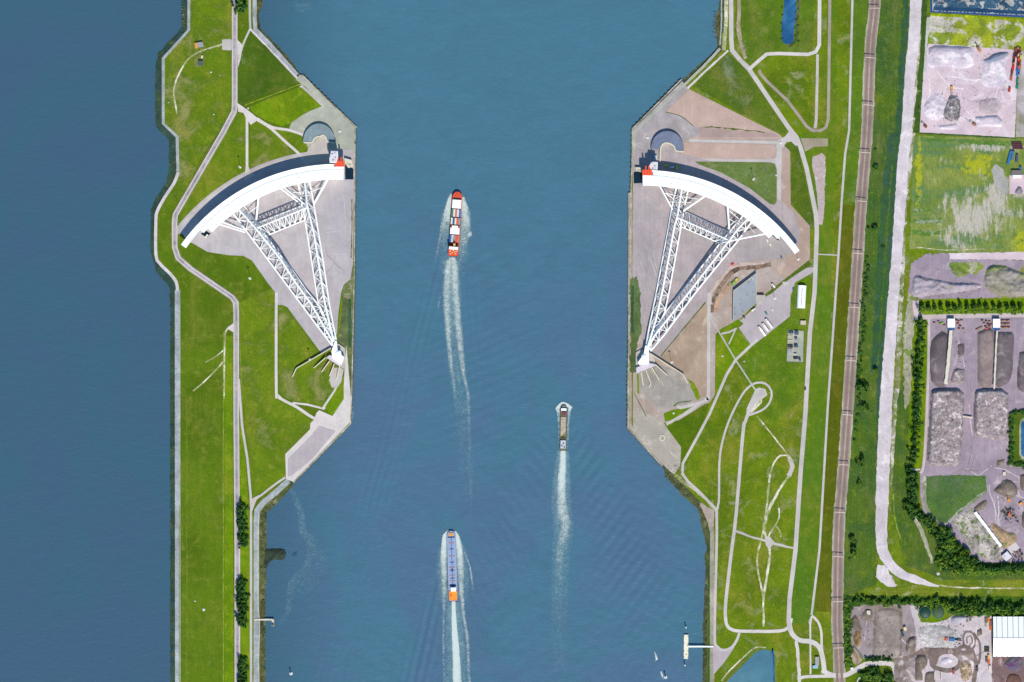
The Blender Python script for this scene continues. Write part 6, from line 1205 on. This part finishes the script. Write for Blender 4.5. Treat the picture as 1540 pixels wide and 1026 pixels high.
t = thing('shredder', 'teal and cream shredder beside the teardrop heap', 'machinery', P(1357, 953, .5), None, .3); bl('body', MB().box((0, 0, 0), (3, 7, 3)), TEAL, t); bl('hopper', MB().box((5, 5, 0), (3, 4, 4), 0, 1.2), pal('cream2', (236,210,180)), t); bl('feed_arm', MB().tube((0, 3, 2), (4, 4, 3), .4), DRK, t)
# ---------------- trees ----------------
LEAF = [G('leaf_a', (92,134,52), (66,108,42), (134,170,60), scale=.3, thr=.56, fine=.2, s3=.5, rough=.7), G('leaf_b', (74,120,58), (54,98,50), (110,150,62), scale=.3, thr=.58, fine=.2, s3=.5, rough=.7), G('leaf_c', (124,160,56), (96,138,46), (150,180,66), scale=.3, thr=.56, fine=.2, s3=.5, rough=.7)]
BARK = F('bark', (96,80,62))
def crown_mesh(seed, m, n=430, sx=1, sz=1):
    r = np.random.default_rng(seed); vs = []; fs = []
    lob = r.normal(0, .42, (9, 3)); lob[:, 2] = lob[:, 2]*.6+.62; rad = r.uniform(.38, .62, 9)
    for i in range(n):
        k = r.integers(9); d = r.normal(0, 1, 3); d /= np.linalg.norm(d); c = lob[k]+d*rad[k]*r.uniform(.65, 1.05); c[2] = max(c[2], .08)
        u = r.normal(0, 1, 3); u -= u.dot(d)*d*.7; u /= np.linalg.norm(u); v = np.cross(d+r.normal(0, .35, 3), u); v /= np.linalg.norm(v)+1e-9; s_ = r.uniform(.09, .19); o = len(vs)
        for a, b in ((-1, -.6), (1, -.7), (.8, .8), (-.7, .7)): p = c+u*a*s_+v*b*s_; vs.append((p[0]*sx, p[1]*sx, p[2]*sz))
        fs.append((o, o+1, o+2, o+3))
    return raw('crown', vs, fs, m)
CR = [[crown_mesh(10*i+j, LEAF[i]) for j in range(4)] for i in range(3)]
tm = MB().tube((0, 0, 0), (0, .02, .45), .05, 7, .03); tm.tube((0, .02, .4), (.25, .1, .8), .028, 5, .01); tm.tube((0, .02, .4), (-.22, .15, .8), .028, 5, .01); tm.tube((0, .02, .42), (0, -.25, .85), .026, 5, .01); TRUNK = raw('trunk', tm.v, tm.f, BARK)
def tree(name, label, cat, px, py, r, h, kind, group, zb=0):
    t = thing(name, label, cat, P(px, py, zb), group, rng.uniform(0, 6.28)); j = int(rng.integers(4))
    c = D.objects.new('crown', CR[kind][j]); COL.objects.link(c); c.parent = t; c.scale = (r, r, h/1.25)
    if name != 'bush': k = D.objects.new('trunk', TRUNK); COL.objects.link(k); k.parent = t; k.scale = (r, r, h/1.25)
    return t
for i in range(16): tree('tree', '%s tree from the west in the straight row along the north of the compost yard' % ORD[i], 'tree', 1385.3+i*9.85, 461+rng.uniform(-.6, .6), 3.3+rng.uniform(-.2, .3), 9.5, 1 if i % 3 else 0, 'trees in the northern yard row')
for i in range(16): tree('bush', '%s bright bush from the west in front of the straight tree row' % ORD[i], 'bush', 1386+i*9.85+rng.uniform(-1, 1), 468+rng.uniform(-1, 1), 3.6, 2.6, 2, 'bushes at the foot of the northern tree row')
for i in range(31):
    y_ = 481+i*9.7; x = float(np.interp(y_, [480, 560, 640, 700, 790], [1384, 1379, 1376, 1371.5, 1370])); tree('tree', '%s tree from the north in the column between white track and compost yard' % ORD[i], 'tree', x+rng.uniform(-.6, .6), y_, 4.4+rng.uniform(-.5, .5), 8.5+rng.uniform(-1, 1), int(rng.integers(2)), 'trees in the column west of the compost yard')
    if i < 22: tree('bush', '%s shrub from the north on the yard side of the tree column' % ORD[i], 'bush', x+6.2+rng.uniform(-1, 1), y_+3, 2.9, 3.0, 2 if i % 2 else 0, 'shrubs east of the tree column')
def inpoly(x, y_, pl):
    c = False; n = len(pl)
    for i in range(n):
        a, b = pl[i], pl[(i+1) % n]
        if (a[1] > y_) != (b[1] > y_) and x < (b[0]-a[0])*(y_-a[1])/(b[1]-a[1])+a[0]: c = not c
    return c
def scatter(pl, gap, fn, jit=.35):
    x0, y0_ = np.array(pl).min(0); x1, y1_ = np.array(pl).max(0); k = 0; yy = y0_
    while yy <= y1_:
        xx = x0+(k % 2)*gap/2
        while xx <= x1:
            x, y2 = xx+rng.uniform(-1, 1)*gap*jit, yy+rng.uniform(-1, 1)*gap*jit
            if inpoly(x, y2, pl): fn(x, y2)
            xx += gap
        yy += gap*.87; k += 1
W1 = [(1379,766),(1388,770),(1408,788),(1424,796),(1440,814),(1458,834),(1472,849),(1474,856),(1440,861),(1416,858),(1410,840),(1412,818),(1404,800),(1388,784),(1366,778),(1364,760)]
scatter(W1, 8.0, lambda x, y_: tree('tree', 'dark green tree in the dense wood south of the yard meadow', 'tree', x, y_, 4.8+rng.uniform(-.6, .7), 8.5+rng.uniform(-1.5, 1.5), int(rng.choice([0, 0, 1, 2])), 'trees of the triangular wood'))
scatter([(1362,706),(1381,710),(1381,762),(1364,764)], 8.0, lambda x, y_: tree('tree', 'dark green tree in the clump west of the yard meadow', 'tree', x, y_, 4.0+rng.uniform(-.5, .5), 8, int(rng.choice([0, 1, 1])), 'trees in the clump west of the yard meadow'))
for i in range(13): tree('tree', '%s pointed tree from the west along the south edge of the rubble field' % ORD[i], 'tree', 1474+i*6.2, 854+rng.uniform(-.7, .7), 4.2, 9.5, 1, 'trees south of the rubble field')
for i in range(20): tree('bush', '%s bush from the west under the trees south of the rubble field' % ORD[i], 'bush', 1444+i*5+rng.uniform(-1, 1), 861+rng.uniform(-1, 1), 3.2, 2.4, 2, 'bushes south of the rubble field')
scatter([(1284,902),(1350,902),(1410,901),(1424,905),(1424,912),(1372,909),(1300,909),(1282,912)], 6.8, lambda x, y_: tree('tree', 'green tree in the narrow belt north of the southern yards', 'tree', x, y_, 4.2+rng.uniform(-.5, .6), 6.5+rng.uniform(-1, 1), int(rng.choice([0, 0, 2])), 'trees in the belt north of the southern yards'))
scatter([(1420,900),(1432,907),(1545,909),(1545,925),(1440,926),(1426,915),(1420,910)], 7.8, lambda x, y_: tree('tree', 'green tree in the broad belt north of the warehouse', 'tree', x, y_, 4.9+rng.uniform(-.6, .6), (10 if y_ < 916 else 6)+rng.uniform(-1, 1), int(rng.choice([0, 0, 1, 2])), 'trees in the belt north of the warehouse'))
scatter([(1270,900),(1280,900),(1280,930),(1277,960),(1282,980),(1276,1004),(1270,1000)], 5, lambda x, y_: tree('bush', 'green bush between the railway and the southwest yard', 'bush', x, y_, 2.6+rng.uniform(-.5, .5), 2.6, int(rng.choice([0, 1, 2])), 'bushes beside the railway'))
for i in range(8): tree('tree', '%s tree from the west in the row south of the southwest yard' % ORD[i], 'tree', 1303+i*5.2, 991+rng.uniform(-.5, .5), 3.2, 5.5, 1, 'trees in the row south of the southwest yard')
scatter([(1294,1012),(1306,1006),(1334,1007),(1340,1018),(1342,1034),(1292,1034)], 8.5, lambda x, y_: tree('tree', 'green tree inside the road loop at the bottom edge', 'tree', x, y_, 4.9+rng.uniform(-.5, .5), 7, int(rng.choice([0, 1, 2])), 'trees inside the road loop'))
ring = [(1520,624+i*7.2) for i in range(11)]+[(1527+i*6,620) for i in range(3)]+[(1527+i*6,699) for i in range(3)]
for i, (x, y_) in enumerate(ring): tree('bush', '%s bush round the rectangular pool, counted from the northwest corner' % ORD[i], 'bush', x, y_, 3.5, 4.5, 1 if i % 2 else 0, 'bushes round the rectangular pool')
# rail side bushes
for i in range(46):
    y_ = 388+i*6.2; x = float(np.interp(y_, [388, 460, 560, 660], [1304, 1300, 1292, 1287]))+rng.uniform(-3, 3)
    if i > 34 and i % 2: continue
    tree('bush', 'dark bush in the scrub strip east of the railway', 'bush', x, y_, 2.6+rng.uniform(-.9, .8), 2.6, int(rng.choice([0, 1, 1])), 'bushes east of the railway')
for x, y_, r, lb in ((1318,250,3.6,'round dark bush in the ditch verge west of the white track, northernmost'), (1313.5,340.5,4.6,'solitary dark bush in the verge north of the path crossing'), (1328,371,2.6,'small pale bush beside the white track'), (1316,225,2.2,'small bush in the verge between railway and white track')): tree('bush', lb, 'bush', x, y_, r, r*1.2, 1, None)
for x, y_, r, k, lb in ((1317,558,3.6,2,'solitary bright tree in the verge west of the white track'), (1298,582,6.5,0,'largest solitary tree in the verge east of the railway'), (1301.5,613,4.6,2,'paler solitary tree just south of the largest verge tree'), (1296,692,5.0,0,'solitary tree in the verge halfway down the railway'), (1291.5,726,3.0,2,'small solitary tree south of the halfway verge tree'), (1284,824,4.0,1,'dark tree among bushes near the foot of the white track'), (1282,808,3.4,0,'upper tree of the cluster beside the lower railway'), (1283,834,4.4,2,'lower bright tree of the cluster beside the lower railway')): tree('tree', lb, 'tree', x, y_, r, r*2.1, k, None)
for i in range(14): tree('bush', 'grey green bush in the cluster beside the lower railway', 'bush', 1276+rng.uniform(0, 12), 798+rng.uniform(0, 44), 1.9, 1.8, 1, 'bushes in the cluster beside the lower railway')
# island avenue trees
for nm, y0_, y1_ in (('northern', 760, 823), ('middle', 873, 944), ('southern', 990, 1034)):
    n = int((y1_-y0_)/7.2)
    for i in range(n+1):
        for c in range(2): tree('tree', '%s tree from the north, %s side, in the %s avenue clump on the island' % (ORD[i], ('west', 'east')[c], nm), 'tree', 361+c*6.2+rng.uniform(-.8, .8), y0_+i*7.2+c*2+rng.uniform(-1, 1), 3.9+rng.uniform(-.4, .4), 9.5-c*3, 1-c if rng.random() < .8 else 1, 'avenue trees of the %s clump' % nm)
for i, (x, y_, r) in enumerate(((357,3,5),(362,2,5.5),(366,8,5),(358,12,5),(363,14,4.5),(354.5,18,2.5),(361,-6,5))): tree('tree', '%s tree from the left in the clump at the very top of the island' % ORD[i], 'tree', x, y_, r, r*2, 0 if i % 2 else 1, 'trees at the top of the island')
# reeds beside the northern pond
for i in range(16): tree('bush', 'reed bush on the margin of the narrow northern pond', 'bush', [1200, 1197, 1176][i % 3]+rng.uniform(-1, 1), 2+i*4+rng.uniform(-1, 1), 1.3, 1.4, 1 if i % 2 else 0, 'reeds round the northern pond')

foam('wake_foam', [(679,392,22,.42),(679,430,26,.36),(681,480,26,.3),(686,540,26,.24),(693,600,22,.18),(700,680,20,.1),(704,760,18,.04)], 'pale churned water spread round the red ship wake', dz=.29, m=FM2)
foam('wake_foam', [(847,678,16,.42),(845,715,24,.4),(844,760,28,.34),(847,800,28,.28),(843,850,26,.22),(841,920,24,.14),(843,1010,20,.06)], 'pale churned water spread round the barge wake', dz=.29, m=FM2)
foam('wake_foam', [(682,906,18,.4),(684,950,26,.36),(687,1040,34,.3)], 'pale churned water spread round the tanker wake', dz=.29, m=FM2)
foam('bow_foam', [(680,800,16,.4),(680,830,40,.4),(681,870,44,.34),(682,905,40,.26)], 'pale churned water either side of the blue tanker', dz=.28, m=FM2)
foam('bow_foam', [(688,292,16,.4),(687,320,40,.42),(684,350,44,.34),(681,390,40,.2),(679,430,34,.1)], 'pale churned water either side of the red ship', dz=.28, m=FM2)
foam('wave_crest_foam', [(664,345,4,.3),(660,365,4,.25),(655,395,3,.2)], 'broken crest trailing left of the red ship', dz=.34); foam('wave_crest_foam', [(706,345,4,.2),(707,352,6,.5),(703,358,4,.3)], 'small white breaker right of the red ship', dz=.34)
foam('wave_crest_foam', [(662,445,1.5,.15),(660,455,2.5,.4),(659,466,1.5,.2)], 'thin crest left of the red ship wake', dz=.34)
